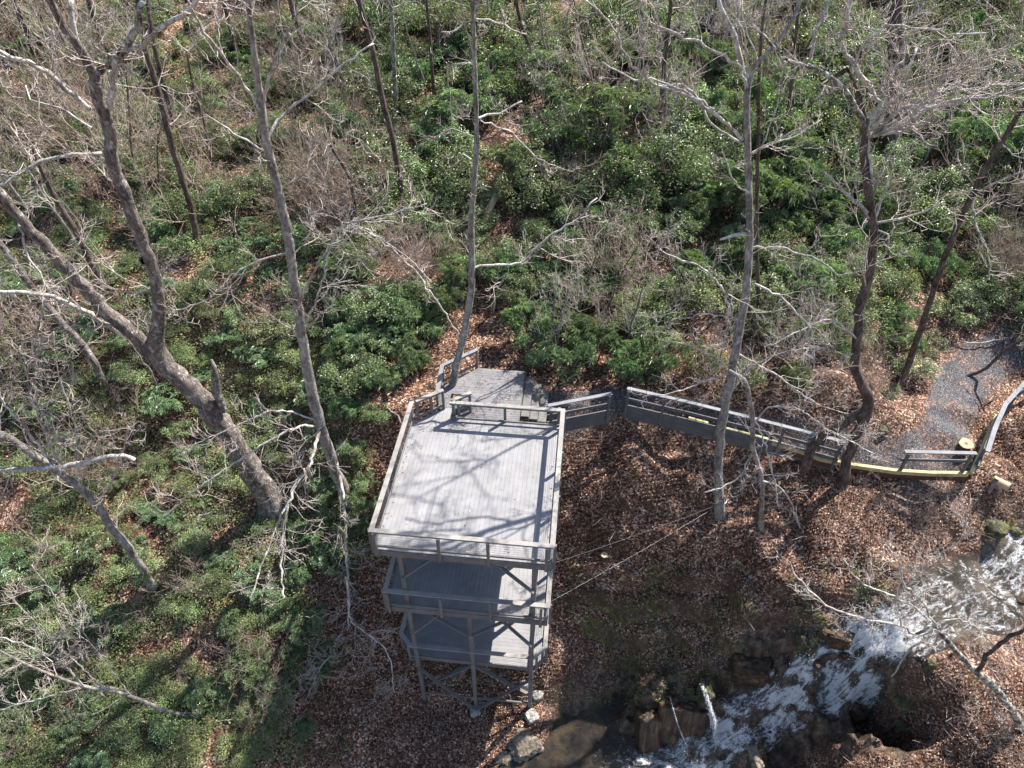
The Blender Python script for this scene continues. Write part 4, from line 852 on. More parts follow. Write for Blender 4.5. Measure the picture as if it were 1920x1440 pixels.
t4 = tree('tall pale grey tree with the guy cable tied round it, right of the tower', 'tree',
 [(1350,962,22),(1346,880,20),(1352,800,20),(1372,700,19),(1386,620,19),(1400,540,18),(1405,440,17),(1403,330,17),(1401,230,16),(1402,165,15),(1412,125,11),(1440,98,10),(1478,50,9),(1500,0,9)],
 [L((1398,150,12),(1376,70,12),(1355,20,11),(1345,0,10),(1330,-40,8), dy=.6, ext=1), L((1400,168,8),(1388,130,7),(1370,113,7),(1320,85,7),(1260,60,6),(1215,35,5),(1200,0,4), dy=-.8, tl=1.3, ext=.6), L((1392,262,8),(1350,220,8),(1290,180,7),(1220,150,6),(1170,100,6),(1150,50,5),(1100,0,4), dy=-1.2, tl=1.4, ext=.6),
  L((1338,205,6),(1250,155,5),(1180,145,4),(1130,115,3), y=None, dy=.4), L((1403,150,5),(1400,90,4),(1385,30,4),(1380,0,3), dy=-.3), L((1404,362,5),(1378,342,4),(1355,285,3), dy=-.6), L((1410,286,4),(1460,265,4),(1500,250,3),(1540,225,2), dy=.6), L((1410,465,6),(1460,465,6),(1510,480,5),(1545,495,4),(1575,520,3), dy=-.6, tl=1.2),
  L((1402,438,9),(1375,440,9),(1352,446,5), dy=-.4, tw=2, tl=.5), L((1372,590,6),(1355,545,6),(1310,500,5),(1250,475,4),(1212,440,3), dy=-.8, tl=1.3), L((1414,532,6),(1460,555,6),(1495,590,5),(1520,620,5),(1528,690,3), dy=-1, tl=1.3),
  L((1395,270,7),(1340,240,6),(1290,165,5),(1225,160,4), y=None, dy=.9), L((1404,290,5),(1440,272,4),(1500,240,3), dy=-.9), L((1370,700,5),(1330,712,4),(1270,735,3),(1232,742,2), dy=-1, tl=.9), L((1366,740,5),(1410,690,4),(1470,660,3),(1560,650,2), dy=-.8, tl=1.1),
  L((1378,660,4),(1450,700,4),(1540,760,3),(1650,790,2), dy=-.6, tl=1.2), L((1375,690,4),(1300,650,4),(1240,640,3), dy=-.8, tl=1), L((1392,600,4),(1320,590,3),(1260,600,3), dy=-.8, tl=1.1)],
 M_BARK_PALE, M_LIMB, lean=3.4, ext=3.5, twd=1.9, twl=1.1)
t4b = tree('thin crooked tree looping beside the pale cabled tree', 'tree',
 [(1426,992,10),(1428,900,11),(1412,840,11),(1412,790,11),(1405,745,11),(1395,712,10),(1368,695,8)],
 [L((1412,800,5),(1440,765,4),(1500,770,3),(1560,810,3),(1640,850,2), dy=-.3, tl=1), L((1412,850,5),(1380,900,4),(1320,925,3), dy=-.6, tl=.8), L((1425,900,5),(1470,920,4),(1500,990,3), dy=-.6, tl=.8), L((1412,780,4),(1440,850,4),(1460,950,3), dy=-.9, tl=1)],
 M_BARK_PALE, M_LIMB, lean=.5, ext=0, twd=2.5, twl=.9)
t4c = tree('slender straight stem standing right behind the pale cabled tree', 'tree', [(1426,600,9),(1420,500,9),(1419,400,9),(1422,250,8),(1424,120,7),(1436,0,7)],
 [L((1420,300,4),(1450,220,3),(1470,150,3), dy=.6), L((1424,120,4),(1400,60,3),(1390,0,3), dy=.6)], M_BARK_DARK, M_LIMB, ext=3, twd=1.6)
t5 = tree('dark crooked tree with wide spreading pale limbs at the upper right', 'tree',
 [(1577,908,22),(1590,862,22),(1612,800,23),(1630,752,25),(1612,712,22),(1602,690,21),(1606,640,20),(1615,570,20),(1636,490,20),(1638,430,20),(1628,360,19),(1620,290,19),(1619,225,16),(1606,170,12),(1588,130,12),(1556,148,11)],
 [L((1505,882,20),(1530,828,21),(1575,798,22),(1622,768,22), dy=.2, tw=.3, m=M_BARK_DARK), L((1626,245,13),(1600,190,13),(1560,148,12),(1500,118,11),(1465,105,8),(1410,48,6), dy=-.6, tl=1.2, m=M_BARK_LICH), L((1628,225,12),(1650,195,12),(1622,150,12),(1602,125,11),(1578,75,10),(1595,0,9), dy=.4, ext=1),
  L((1520,110,8),(1530,60,7),(1555,0,6), y=None, dy=.4, ext=1), L((1625,258,9),(1690,222,8),(1740,180,7),(1800,172,6),(1880,160,5),(1930,150,4), dy=-.6, tl=1.4), L((1622,262,9),(1665,200,8),(1700,140,6),(1720,90,5), dy=1, tl=1.2), L((1630,258,9),(1690,205,8),(1760,198,7),(1850,180,6),(1940,160,4), dy=-1.4, tl=1.5), L((1640,252,9),(1700,235,8),(1750,190,7),(1800,150,5), dy=.6, tl=1.3), L((1630,252,8),(1685,238,8),(1720,200,7),(1790,130,5), dy=-.8, tl=1.3),
  L((1628,252,9),(1700,245,8),(1755,210,8),(1800,185,6),(1870,175,5),(1925,168,4), dy=-.3, tl=1.5), L((1628,256,10),(1720,210,8),(1770,165,6), dy=1, tl=1.2),
  L((1628,255,10),(1690,238,9),(1752,198,8),(1800,186,7), dy=-1.5), L((1622,150,5),(1655,150,4),(1700,80,4), y=None, dy=-.5), L((1634,410,9),(1590,365,8),(1560,335,6),(1540,318,4), dy=-.5), L((1640,418,6),(1700,405,5),(1750,390,4),(1770,378,3), dy=-.5), L((1640,412,6),(1662,350,5),(1680,290,3), dy=.5), L((1640,430,4),(1665,440,4),(1660,480,3),(1648,500,2), dy=-.5),
  L((1560,150,6),(1570,175,6),(1550,165,5),(1530,190,4), y=None, dy=-.5, tl=.6), L((1626,245,7),(1632,310,7),(1636,345,5), dy=-.3, tw=.5), L((1592,130,6),(1660,50,5),(1790,65,4),(1850,60,3), y=None, dy=-.5, tl=1.5), L((1625,240,5),(1700,170,4),(1820,120,3),(1920,80,3), dy=-1.5, tl=1.5),
  L((1610,640,4),(1560,600,4),(1500,620,3),(1440,650,2), dy=-1, tl=1.2), L((1606,660,4),(1560,690,3),(1500,700,2), dy=-1, tl=1)],
 M_BARK_DARK, M_LIMB, lean=1.6, ext=0, twd=2.4, twl=1.3)
t6 = tree('brown trunk leaning right across the upper right corner', 'tree', [(1690,722,13.6),(1705,680,13.6),(1732,600,13.6),(1765,500,12.8),(1800,415,12.8),(1845,320,12.0),(1885,255,12.0),(1925,185,11.2)],
 [L((1832,360,4.8),(1870,340,4.0),(1925,320,3.2), dy=-.6), L((1826,365,4.0),(1830,420,4.0),(1852,470,3.2),(1855,520,2.4), dy=-1, tl=1.3), L((1875,260,3.2),(1900,290,2.4),(1930,300,2.4), dy=-.5)], M_BARK_DARK, M_LIMB, lean=0, ext=4, twd=2.2, twl=1.3)
t7 = tree('very thick dark trunk standing far up the slope at the upper right', 'tree', [(1668,302,40),(1675,230,34),(1680,150,33),(1678,70,33),(1680,0,32)], [L((1682,60,8),(1720,20,7),(1740,-20,6), dy=.5)], M_BARK_DARK, M_LIMB, ext=4, twd=1, twl=2)
bg_trees = [
 ('grey trunk with slight S bend between the forked tree and the slender tree', [(372,470,15),(360,400,14),(340,330,14),(322,270,14),(305,200,14),(290,150,13),(272,90,12),(262,30,11),(258,0,11)], M_BARK_DARK, 1.4),
 ('dark trunk right behind the S-bent grey trunk', [(338,262,12),(325,220,12),(310,170,12),(290,90,10),(275,0,9)], M_BARK_DARK, 1.2),
 ('brown leaning trunk at the top between the two left trees', [(596,152,14),(585,115,13),(565,70,12),(552,30,11),(544,0,11)], M_BARK_DARK, 1.2),
 ('long bent grey trunk left of the landing tree', [(762,408,13),(755,370,13),(745,310,13),(733,245,13),(718,190,14),(702,110,13),(686,50,12),(672,0,12)], M_BARK_DARK, 1.8),
 ('straight thin trunk just right of the long bent grey trunk', [(744,225,11),(740,150,10),(737,80,10),(732,0,9)], M_BARK_PALE, 1.2),
 ('thin upright trunk at the top left of centre', [(814,180,8),(810,130,8),(806,70,7),(800,0,6)], M_BARK_DARK, 1.2),
 ('slim dark tree leaning right near the top centre', [(1006,160,9),(1000,120,9),(990,80,8),(976,40,8),(968,0,8)], M_BARK_DARK, 1.5),
 ('thin grey trunk with mossy side at the left edge thicket', [(196,545,13),(170,490,13),(140,430,13),(112,385,12),(90,345,11),(70,300,10)], M_BARK_DARK, 2.5),
 ('second thin trunk leaning beside the one at the left edge thicket', [(150,470,7),(120,420,7),(90,380,6),(60,330,5)], M_BARK_PALE, 2.0),
 ('reddish brown trunk running under the big forked tree at the left', [(196,722,17),(165,660,17),(110,600,16),(60,540,15),(10,470,14),(-30,420,13)], M_BARK_OAK, 1.0),
 ('small crooked tree with a dense pale crown left of the centre', [(656,475,13),(662,440,11),(667,410,10),(662,360,9),(655,330,9),(636,300,7),(618,270,6)], M_BARK_DARK, 4.5),
 ('thin sapling trunk in the upper left undergrowth', [(402,325,7),(392,280,7),(380,220,6),(362,160,5),(352,110,4)], M_BARK_DARK, 2.0),
 ('brown trunk near the top edge left of the slender tree', [(452,122,10),(440,80,10),(428,40,9),(420,0,9)], M_BARK_DARK, 1.2),
 ('dark leaning trunk in the upper left corner', [(108,150,13),(80,110,12),(50,60,12),(25,0,11)], M_BARK_DARK, 1.5),
 ('thin pale trunk in the corner thicket at the far upper left', [(140,110,8),(112,60,7),(80,0,6)], M_BARK_PALE, 1.6),
 ('brown trunk behind the fork of the big tree', [(215,120,12),(190,70,11),(165,0,10)], M_BARK_DARK, 1.4),
 ('distant straight trunk right of the bright green shrub', [(1232,300,12),(1236,240,11),(1243,150,11),(1252,60,10),(1258,0,9)], M_BARK_DARK, 1.4),
 ('thin stem beside the distant straight trunk', [(1192,225,6),(1198,150,5),(1200,60,5),(1196,0,4)], M_BARK_PALE, 1.6),
 ('dark slender trunk between the pale cabled tree and the crooked one', [(1462,300,10),(1472,250,9),(1482,180,9),(1490,90,8),(1498,0,7)], M_BARK_DARK, 1.4),
 ('grey thin tree at the top edge near the centre', [(925,95,7),(918,50,6),(914,0,6)], M_BARK_PALE, 1.4),
 ('dark trunk leaning in the far right undergrowth', [(1865,400,10),(1890,350,10),(1925,300,9)], M_BARK_DARK, 1.6),
 ('thin trunk at the far upper right corner', [(1862,110,9),(1858,60,8),(1850,0,8)], M_BARK_DARK, 1.8),
 ('thin reddish sapling in the thicket above the landing', [(1040,690,7),(1040,640,7),(1036,600,6),(1040,560,5)], M_BARK_OAK, 1.4),
 ('short thin stub of sapling on the slope behind the landing', [(926,590,5),(928,560,5),(935,540,4)], M_BARK_PALE, .8),
 ('dark thin tree leaning in from the right edge', [(1815,705,8),(1850,690,7),(1880,660,7),(1930,630,6)], M_BARK_DARK, 1.5),
]
for lab, tr_, bk, dens in bg_trees:
    top = tr_[-1][1]; tree(lab, 'tree', tr_, [], bk, ext=4 if top <= 0 else .6, twd=dens, twl=1.25 if top <= 0 else .9, lean=0, tside=9)
t15 = tree('pale bowed tree arching over the undergrowth at the lower left', 'tree',
 [(287,1098,18),(262,1058,17),(235,1020,17),(207,990,18),(185,950,18),(150,915,17),(115,890,17),(60,850,16),(0,812,15),(-60,790,13)],
 [L((252,862,10),(230,856,11),(190,860,12),(130,874,12),(70,878,11),(0,882,10),(-50,880,9), dy=-.6, tw=1), L((110,888,7),(70,830,6),(20,770,5),(-10,735,4), dy=-.5), L((125,895,5),(70,780,4),(50,700,3),(40,640,3), dy=.5, tl=1.3), L((150,915,5),(140,800,4),(110,700,3),(100,620,2), dy=.4, tl=1.4), L((180,945,5),(220,880,4),(240,800,3), dy=.4, tl=1)],
 M_BARK_PALE, M_LIMB, lean=-.8, ext=0, twd=2.6, twl=1.3)
t20 = tree('thin bare tree fanning pale branches low over the bottom left corner', 'tree', [(372,1346,6.3),(310,1332,7.0),(230,1300,7.7),(160,1288,7.0),(60,1250,5.6),(-40,1200,4.9)],
 [L((160,1288,4.2),(110,1240,3.5),(50,1210,3.5),(-20,1190,2.8), dy=-.4), L((150,1290,3.5),(80,1310,3.5),(0,1330,2.8),(-30,1340,2.1), dy=-.4), L((200,1295,3.5),(120,1220,2.8),(20,1120,2.1), dy=.3), L((250,1310,2.8),(150,1180,2.1),(60,1060,2.1), dy=.4)], M_BARK_PALE, M_LIMB, lean=-.5, ext=0, twd=3, twl=1.1)
gy_ = 8.6
def offb(x, y): return np.array([x, y, float(height(x, y))])
t19 = tree('dark curving branch tree reaching in over the creek from the lower right', 'tree',
 [(1990,1560,20),(1945,1430,18),(1918,1368,17),(1880,1308,16),(1850,1275,16),(1832,1262,15),(1800,1228,12),(1765,1188,10),(1752,1175,9),(1715,1190,6)],
 [L((1832,1262,10),(1850,1230,10),(1885,1200,10),(1925,1180,9),(1970,1150,8), dy=-.3, m=M_BARK_DARK), L((1760,1180,6),(1715,1190,6),(1690,1172,5),(1620,1160,5),(1560,1140,5),(1530,1118,4),(1495,1085,4),(1478,1055,3), dy=.3, tl=.8),
  L((1756,1176,6),(1738,1140,5),(1700,1100,5),(1690,1080,4),(1688,1035,3), dy=.3, tl=.9), L((1745,1165,5),(1700,1130,4),(1620,1095,4),(1580,1050,3), dy=.5, tl=.9), L((1690,1175,4),(1680,1120,3),(1690,1060,3),(1650,1010,2), dy=.5, tl=.9), L((1735,1195,5),(1700,1225,4),(1672,1270,3), dy=-.2, tl=.4, tw=1), L((1752,1172,4),(1800,1160,4),(1850,1195,3),(1900,1250,2), dy=.2, tl=.6), L((1840,1270,4),(1880,1360,3),(1900,1420,3), dy=-.2, tl=.8), L((1700,1100,4),(1760,1040,3),(1820,1000,3),(1790,960,2), dy=.4, tl=1)],
 M_BARK_LICH, M_LIMB, lean=.8, y0=9.2, ext=0, twd=2.6, twl=.8, base=offb(7.2, 8.8), crown=False)
# cables and rope
TK = at_y(1354, 943, ground(1350, 962)[1] + .05)
def cable(label, p, q):
    n = 14; t = np.linspace(0, 1, n)[:, None]; P = p * (1 - t) + q * t; P[:, 2] -= (t * (1 - t))[:, 0] * .35
    V, F = tubes([(P, np.full(n, .0042))], 6); link('steel_cable', mesh_np('steel_cable', V, [F], True), M_WIRE, None, label=label, cat='cable')
cable('upper guy cable from the tower\'s top deck to the pale tree', T(5.30, .3, -.25), TK)
cable('lower guy cable from the tower\'s middle deck to the pale tree', T(5.25, .3, z2 + .75), TK)
rp = []
rr = px_r(24, TK) * 1.1
for k in range(3):
    a = np.linspace(0, 2 * math.pi, 20); rp.append((np.stack([TK[0] - .03 + rr * np.cos(a), TK[1] + .12 + rr * np.sin(a), TK[2] + k * .03 + .02 * np.sin(a)], 1), np.full(20, .012)))
V, F = tubes(rp, 6); link('rope_wrap', mesh_np('rope_wrap', V, [F], True), M_ROPE, None, label='white rope wrapped round the pale tree where the cables meet', cat='rope')
# ------------------------------------------------------------------ shrubs
def clumpy(n_cl, R, H, seed):
    c = [];
    for i in range(n_cl):
        a = RNG.uniform(0, 2 * math.pi); r = R * .78 * math.sqrt(RNG.uniform(0, 1)); z = H * (.22 + .75 * RNG.uniform(.1, 1) * math.sqrt(max(0, 1 - (r / R) ** 2)))
        c.append((r * math.cos(a), r * math.sin(a), z, RNG.uniform(.16, .34) * R))
    return c
def whorl_shrub(R, H, n_wh, ll, lw):
    """rosettes of long drooping leaves on branch ends"""
    C = []; D = []; U = []; LL = []; RN = []; st = []
    cl = clumpy(17, R, H, 0)
    for i in range(n_wh):
        cx, cy, cz, cr = cl[RNG.integers(len(cl))]; d = rdir(1, -.25, 1)[0]; c = V3(cx, cy, cz) + d * cr * RNG.uniform(.55, 1.05) * V3(1, 1, .75)
        up = unit(d * .6 + V3(0, 0, .8) + RNG.normal(0, .15, 3)); X = unit(np.cross(up, V3(.3, .9, .1))); Y = np.cross(up, X); k = RNG.integers(6, 10); a0 = RNG.uniform(0, 6.3); rn = RNG.uniform(0, 1)
        for j in range(k):
            a = a0 + j * 2 * math.pi / k + RNG.normal(0, .15); e = RNG.uniform(-.25, .45); dd = (X * math.cos(a) + Y * math.sin(a)) * math.cos(e) + up * math.sin(e)
            C.append(c); D.append(dd); U.append(up); LL.append(ll * RNG.uniform(.65, 1.15)); RN.append(min(1, max(0, rn * .6 + RNG.uniform(0, .4))))
    LL = np.array(LL); V, F = leaf_arrays(np.array(C), np.array(D), np.array(U), LL, LL * lw, .22, .10)
    for c in cl:
        b = V3(RNG.normal(0, .12), RNG.normal(0, .12), -.2); e = V3(*c[:3]); m_ = (b + e) / 2 + V3(0, 0, -.1) + RNG.normal(0, .1, 3); st.append((np.array([b, m_, e]), np.array([.03, .022, .012])))
        for _ in range(4): q = e + rdir(1, -.1, 1)[0] * c[3] * .8; st.append((np.array([m_ * .4 + e * .6, (e + q) / 2, q]), np.array([.012, .009, .005])))
    return V, F, np.repeat(RN, 2), st
def leafy_shrub(R, H, n, ll, lw, nc=26):
    cl = clumpy(nc, R, H, 0); w_ = np.array([c[3] ** 2 for c in cl]); w_ /= w_.sum(); k = RNG.choice(len(cl), n, p=w_); c = np.array(cl)[k]
    d = rdir(n, -.35, 1); C = c[:, :3] + d * c[:, 3:4] * RNG.uniform(.45, 1.1, (n, 1)) * [1, 1, .8]
    U = unit(d * .5 + [0, 0, .75] + RNG.normal(0, .35, (n, 3))); D = rdir(n, -.3, .4); D = unit(D - U * (D * U).sum(1, keepdims=True)); LL = ll * RNG.uniform(.6, 1.2, n)
    V, F = leaf_arrays(C, D, U, LL, LL * lw, .12, .1); rk = RNG.uniform(0, 1, len(cl)); rn = np.clip(rk[k] * .45 + RNG.uniform(0, .6, n), 0, 1); st = []
    for c_ in cl:
        b = V3(RNG.normal(0, .15), RNG.normal(0, .15), -.2); e = V3(*c_[:3]); m_ = (b + e) / 2 + RNG.normal(0, .12, 3); st.append((np.array([b, m_, e]), np.array([.022, .015, .008])))
        for _ in range(5): q = e + rdir(1, -.1, 1)[0] * c_[3]; st.append((np.array([m_ * .4 + e * .6, (e + q) / 2, q]), np.array([.008, .006, .004])))
    return V, F, np.repeat(rn, 2), st
def mk_proto(kind, i):
    if kind == 'rhodo': V, F, rn, st = whorl_shrub(1.0, 1.05, 230, .16, .22); m_ = M_RHODO
    elif kind == 'laurel': V, F, rn, st = leafy_shrub(1.0, 1.0, 2700, .070, .45); m_ = M_LAUREL
    else: V, F, rn, st = leafy_shrub(1.0, .95, 2600, .068, .42); m_ = M_BRIGHT
    sv, sf = tubes(st, 5)
    fol = mesh_np('foliage', V, [F], False, attrs={'rnd': ('FACE', rn)}); fol.materials.append(m_)
    stm = mesh_np('stems', sv, [sf], True); stm.materials.append(M_STEM)
    both = mesh_np(kind, np.concatenate([V, sv]), [F, sf + len(V)], False, [0] * len(F) + [1] * len(sf), {'rnd': ('FACE', np.concatenate([rn, np.zeros(len(sf))]))})
    both.materials.append(m_); both.materials.append(M_STEM)
    return fol, stm, both
PR = {k: [mk_proto(k, i) for i in range(n)] for k, n in (('rhodo', 4), ('laurel', 4), ('bright', 3))}
NAMES = {'rhodo': ('rhododendron_bush', 'rhododendron'), 'laurel': ('laurel_bush', 'laurel bush'), 'bright': ('green_bush', 'green bush')}
PLACED = []
def shrub(kind, u, v, R, label, group=None, full=True, g=None, zs=1.0, sink=.12):
    g = ground(u, v) if g is None else g; pr = PR[kind][RNG.integers(len(PR[kind]))]; nm, cat = NAMES[kind]; rot = RNG.uniform(0, 6.28); s = (R, R * RNG.uniform(.85, 1.15), R * zs * RNG.uniform(.85, 1.15))
    PLACED.append((g[0], g[1], R))
    if full:
        root = empty(nm, (g[0], g[1], g[2] - sink), label=label, cat=cat, group=group); root.rotation_euler = (0, 0, rot); root.scale = s
        for me in pr[:2]:
            o = bpy.data.objects.new(me.name.split('.')[0], me); COL.objects.link(o); o.parent = root
    else:
        root = bpy.data.objects.new(nm, pr[2]); COL.objects.link(root); root.location = (g[0], g[1], g[2] - sink); root.rotation_euler = (RNG.normal(0, .1), RNG.normal(0, .1), rot); root.scale = s; tag(root, label, cat, group)
    return root
for a in [
 ('rhodo',768,690,1.05,'glossy rhododendron just outside the back left corner of the deck',1.3),('rhodo',795,635,1.1,'tall glossy rhododendron left of the landing rail',1.35),('rhodo',735,725,.85,'rhododendron low beside the deck corner, under the sunlit mound',1.1),('rhodo',835,585,1.1,'rhododendron uphill of the landing, left of its tree',1.3),('rhodo',655,690,1.2,'sunlit rhododendron at the foot of the mound near the slender tree',1.2),
 ('rhodo',940,545,1.1,'shady rhododendron uphill of the landing, right of its tree',1.2),('rhodo',865,545,1.1,'rhododendron straight behind the landing tree trunk',1.2),('laurel',1885,600,1.4,'dark laurel overhanging the path at the right edge',1.2),('laurel',1825,575,1.3,'dark laurel closing in above the top of the path'),('laurel',1930,640,1.2,'laurel bush in the corner beyond the bent railing'),('laurel',1785,600,1.2,'laurel bush left of the top end of the path'),
 ('rhodo',668,1000,.75,'rhododendron pressed against the left side of the tower'),('laurel',672,905,.8,'laurel bush under the left railing of the top deck'),('rhodo',640,1075,.7,'small rhododendron below the slender tree, left of the middle deck'),('laurel',705,790,.7,'laurel bush by the back left corner post'),('rhodo',1170,700,1.1,'rhododendron leaning over the gap between the two fences',1.2),('rhodo',1230,690,1.3,'tall rhododendron standing behind the start of the long fence',1.2),('laurel',1310,700,1.0,'laurel bush behind the middle of the long fence',1.5),('laurel',1400,720,.9,'laurel bush behind the fence, right of the pale tree',1.3),('rhodo',1480,735,.8,'rhododendron behind the far end of the long fence',1.3),
 ('rhodo',1042,690,1.6,'tall tree-like rhododendron shading the landing from behind the steps',1.35),('rhodo',1105,660,1.5,'tall rhododendron standing over the path right of the steps',1.3),('rhodo',995,635,1.3,'upright rhododendron on the leafy slope directly behind the landing',1.2),
 ('rhodo',690,665,1.25,'glossy rhododendron mound just left of the landing rail, in bright sun'),('rhodo',745,640,.95,'rhododendron at the right end of the sunlit mound, nearest the landing'),('rhodo',625,640,1.1,'rhododendron on the left flank of the sunlit mound behind the slender tree'),
 ('rhodo',650,590,1.0,'rhododendron crowning the sunlit mound left of the landing tree'),('rhodo',715,580,.9,'dark rhododendron above the sunlit mound, beside the bare soil'),('rhodo',650,780,.8,'rhododendron touching the slender tree, left of the top deck'),
 ('rhodo',700,720,.75,'low rhododendron by the back left corner of the tower'),('rhodo',610,930,.9,'rhododendron at the foot of the slender tree'),('rhodo',580,1010,.9,'dark rhododendron between the forked tree and the tower'),
 ('rhodo',470,1265,1.15,'large rhododendron in the foreground at the lower left, leaves in stars'),('rhodo',525,1310,.85,'rhododendron at the right side of the lower left foreground clump'),('rhodo',390,1310,.85,'rhododendron at the left side of the lower left foreground clump'),
 ('rhodo',545,1235,.65,'small rhododendron on the upper right of the foreground clump'),('rhodo',440,1180,.8,'rhododendron behind the foreground clump, by the brown leaf patch'),('rhodo',570,1370,.6,'sparse rhododendron at the bottom edge left of the bare soil'),
 ('rhodo',1050,560,1.15,'tall dark rhododendron above the landing steps'),('rhodo',985,530,1.0,'rhododendron leaning over the leaf slope right of the landing tree'),('rhodo',1115,530,1.1,'rhododendron in the middle of the thicket above the first fence panel'),
 ('rhodo',1075,470,1.2,'rhododendron behind the tall dark one above the steps'),('rhodo',1010,455,1.1,'rhododendron beside the splintered fallen trunk'),('rhodo',1090,630,.8,'drooping rhododendron at the lower edge of the thicket'),
 ('bright',1175,620,.95,'bright green bush above the gap in the fences'),('bright',1235,640,.95,'leafy green bush right of the bright bush over the fence gap'),('bright',1200,560,.9,'yellow-green bush behind the bright bush over the fence gap'),
 ('rhodo',1130,275,2.6,'wide rounded yellow-green rhododendron dome near the top centre'),('bright',1090,265,1.5,'sunlit bright green top of the rounded dome near the top centre'),
 ('bright',695,470,1.1,'bright green bush by the crooked pale-crowned tree'),('bright',735,455,.9,'small bright bush right of the crooked pale-crowned tree'),('bright',560,670,1.0,'light green bush left of the slender tree trunk'),
 ('laurel',1710,700,1.0,'laurel bush at the bend of the gravel path'),('laurel',1735,660,.9,'laurel bush behind the one at the path bend'),('laurel',1665,740,.6,'laurel sprig under the leaning brown trunk'),
 ('bright',1672,1338,.42,'little green plant on the bank beside the falls'),('bright',1690,1365,.32,'lower tuft of green plant on the bank beside the falls'),('rhodo',815,300,1.6,'dark rhododendron left of the landing tree in the upper middle'),
 ('rhodo',770,560,.7,'rhododendron at the edge of the bare soil behind the landing'),('laurel',460,520,1.0,'laurel bush right of the forked tree at mid height'),('bright',30,880,.9,'bright bush at the left edge under the horizontal limb'),
 ('rhodo',560,1090,.7,'rhododendron above the bare slope left of the tower'),('rhodo',300,440,1.2,'blue-green rhododendron at the foot of the S-bent trunk'),('laurel',680,860,.7,'laurel bush beside the left rail of the top deck')]:
    shrub(a[0], a[1], a[2], a[3], a[4], zs=a[5] if len(a) > 5 else 1.0)
# brown hollows and bare ground where no bush grows: (u, v, ru, rv)
BARE = [(960,280,75,55),(760,500,75,35),(740,545,45,40),(20,960,45,60),(380,1225,130,40),(920,630,95,50),(1100,715,260,38),(850,560,60,70),(1230,530,60,45),(960,440,45,50),(1290,690,140,55),(1580,700,90,40),(500,600,40,25),(330,520,50,20),(740,740,30,30),(560,880,40,40),(160,330,60,30),(1330,620,50,40),(640,700,40,30),(1800,590,120,50)]
def green_ok(u, v):
    if v > 1445 or v < -60: return False
    if v > 640 and 760 < u < 1500: return False
    if u > 1500 and v > 700: return False
    if u > 1745 and v > 590: return False
    if v > 1060 and u > 600 + 35 * math.sin(v / 37) + 22 * math.sin(v / 13 + 1): return False
    if 705 < u < 1100 and v > 690: return False
    if v > 1330 and u > 500: return False
    for a, b, c, d in BARE:
        if ((u - a) / c) ** 2 + ((v - b) / d) ** 2 < 1: return False
    return True
cnt = {'rhodo': 0, 'laurel': 0, 'bright': 0}; MAXN = {'rhodo': 240, 'laurel': 295, 'bright': 260}
cand = []
U_ = RNG.uniform(-60, 1980, 4200); V_ = RNG.uniform(-60, 1440, 4200) ** 1.0
G_ = ground_many(U_, V_)
occ = [(p[0], p[1], p[2]) for p in PLACED]
for u, v, g in zip(U_, V_, G_):
    if not green_ok(u, v): continue
    if path_mask(np.array([g[0]]), np.array([g[1]]))[0] < .7: continue
    far = g[1] > 24; left = u < 640
    if left and v > 420: kind = RNG.choice(['rhodo', 'laurel', 'bright'], p=[.34, .22, .44]); R = RNG.uniform(.5, 1.15); dens = .95
    elif left: kind = RNG.choice(['rhodo', 'laurel', 'bright'], p=[.2, .5, .3]); R = RNG.uniform(.7, 1.4); dens = 1.15
    elif v > 420: kind = RNG.choice(['rhodo', 'laurel', 'bright'], p=[.4, .45, .15]); R = RNG.uniform(.8, 1.5); dens = 1.35
    else: kind = RNG.choice(['rhodo', 'laurel', 'bright'], p=[.22, .68, .10]); R = RNG.uniform(1.1, 2.3); dens = 1.35
    if cnt[kind] >= MAXN[kind]: continue
    o_ = np.array(occ)
    if (np.hypot(o_[:, 0] - g[0], o_[:, 1] - g[1]) < (o_[:, 2] + R) * .5 / dens * .85).any(): continue
    occ.append((g[0], g[1], R)); cnt[kind] += 1; cand.append((kind, u, v, R, g))
KD = {'rhodo': 'long-leaved rhododendron', 'laurel': 'small-leaved dark laurel bush', 'bright': 'light green leafy bush'}
for kind, u, v, R, g in cand:
    if u < 640: reg = ('in the undergrowth round the forked tree', 'lower left undergrowth') if v > 560 else ('on the upper left wooded slope', 'upper left slope')
    elif u < 1250: reg = ('in the thicket behind the tower and landing', 'middle thicket')
    else: reg = ('in the dense thicket of the upper right slope', 'upper right thicket')
    shrub(kind, u, v, R, KD[kind] + ' ' + reg[0], KD[kind] + ' bushes, ' + reg[1], full=False, g=g, zs=.85 if (u < 640 and v > 420) else 1.15)
print('SHRUBS', cnt)
# ------------------------------------------------------------------ bare brush: many-stemmed leafless bushes
def brush_proto():
    out = []
    for _ in range(RNG.integers(5, 9)):
        d = rdir(1, .35, .95)[0]; grow(out, V3(*RNG.normal(0, .08, 2), -.1), d, RNG.uniform(1.4, 2.4), .016, 0, 3, .09, .13, (5, 4, 2, 2))
    V, F = tubes_arr(grow_all(out, .0065), 3); me = mesh_np('bare_bush', V, [F], True); return me
BP = [brush_proto() for _ in range(6)]
for i, m_ in enumerate(BP): m_.materials.append(M_BRUSH)
nb = 0
def brush(u, v, s, label, group, g=None):
    global nb; nb += 1; g = ground(u, v) if g is None else g; o = bpy.data.objects.new('bare_bush', BP[RNG.integers(6)]); COL.objects.link(o); o.location = tuple(g); o.rotation_euler = (RNG.normal(0, .15), RNG.normal(0, .15), RNG.uniform(0, 6.28)); o.scale = (s, s, s * RNG.uniform(.8, 1.1)); tag(o, label, 'bare bush', group)
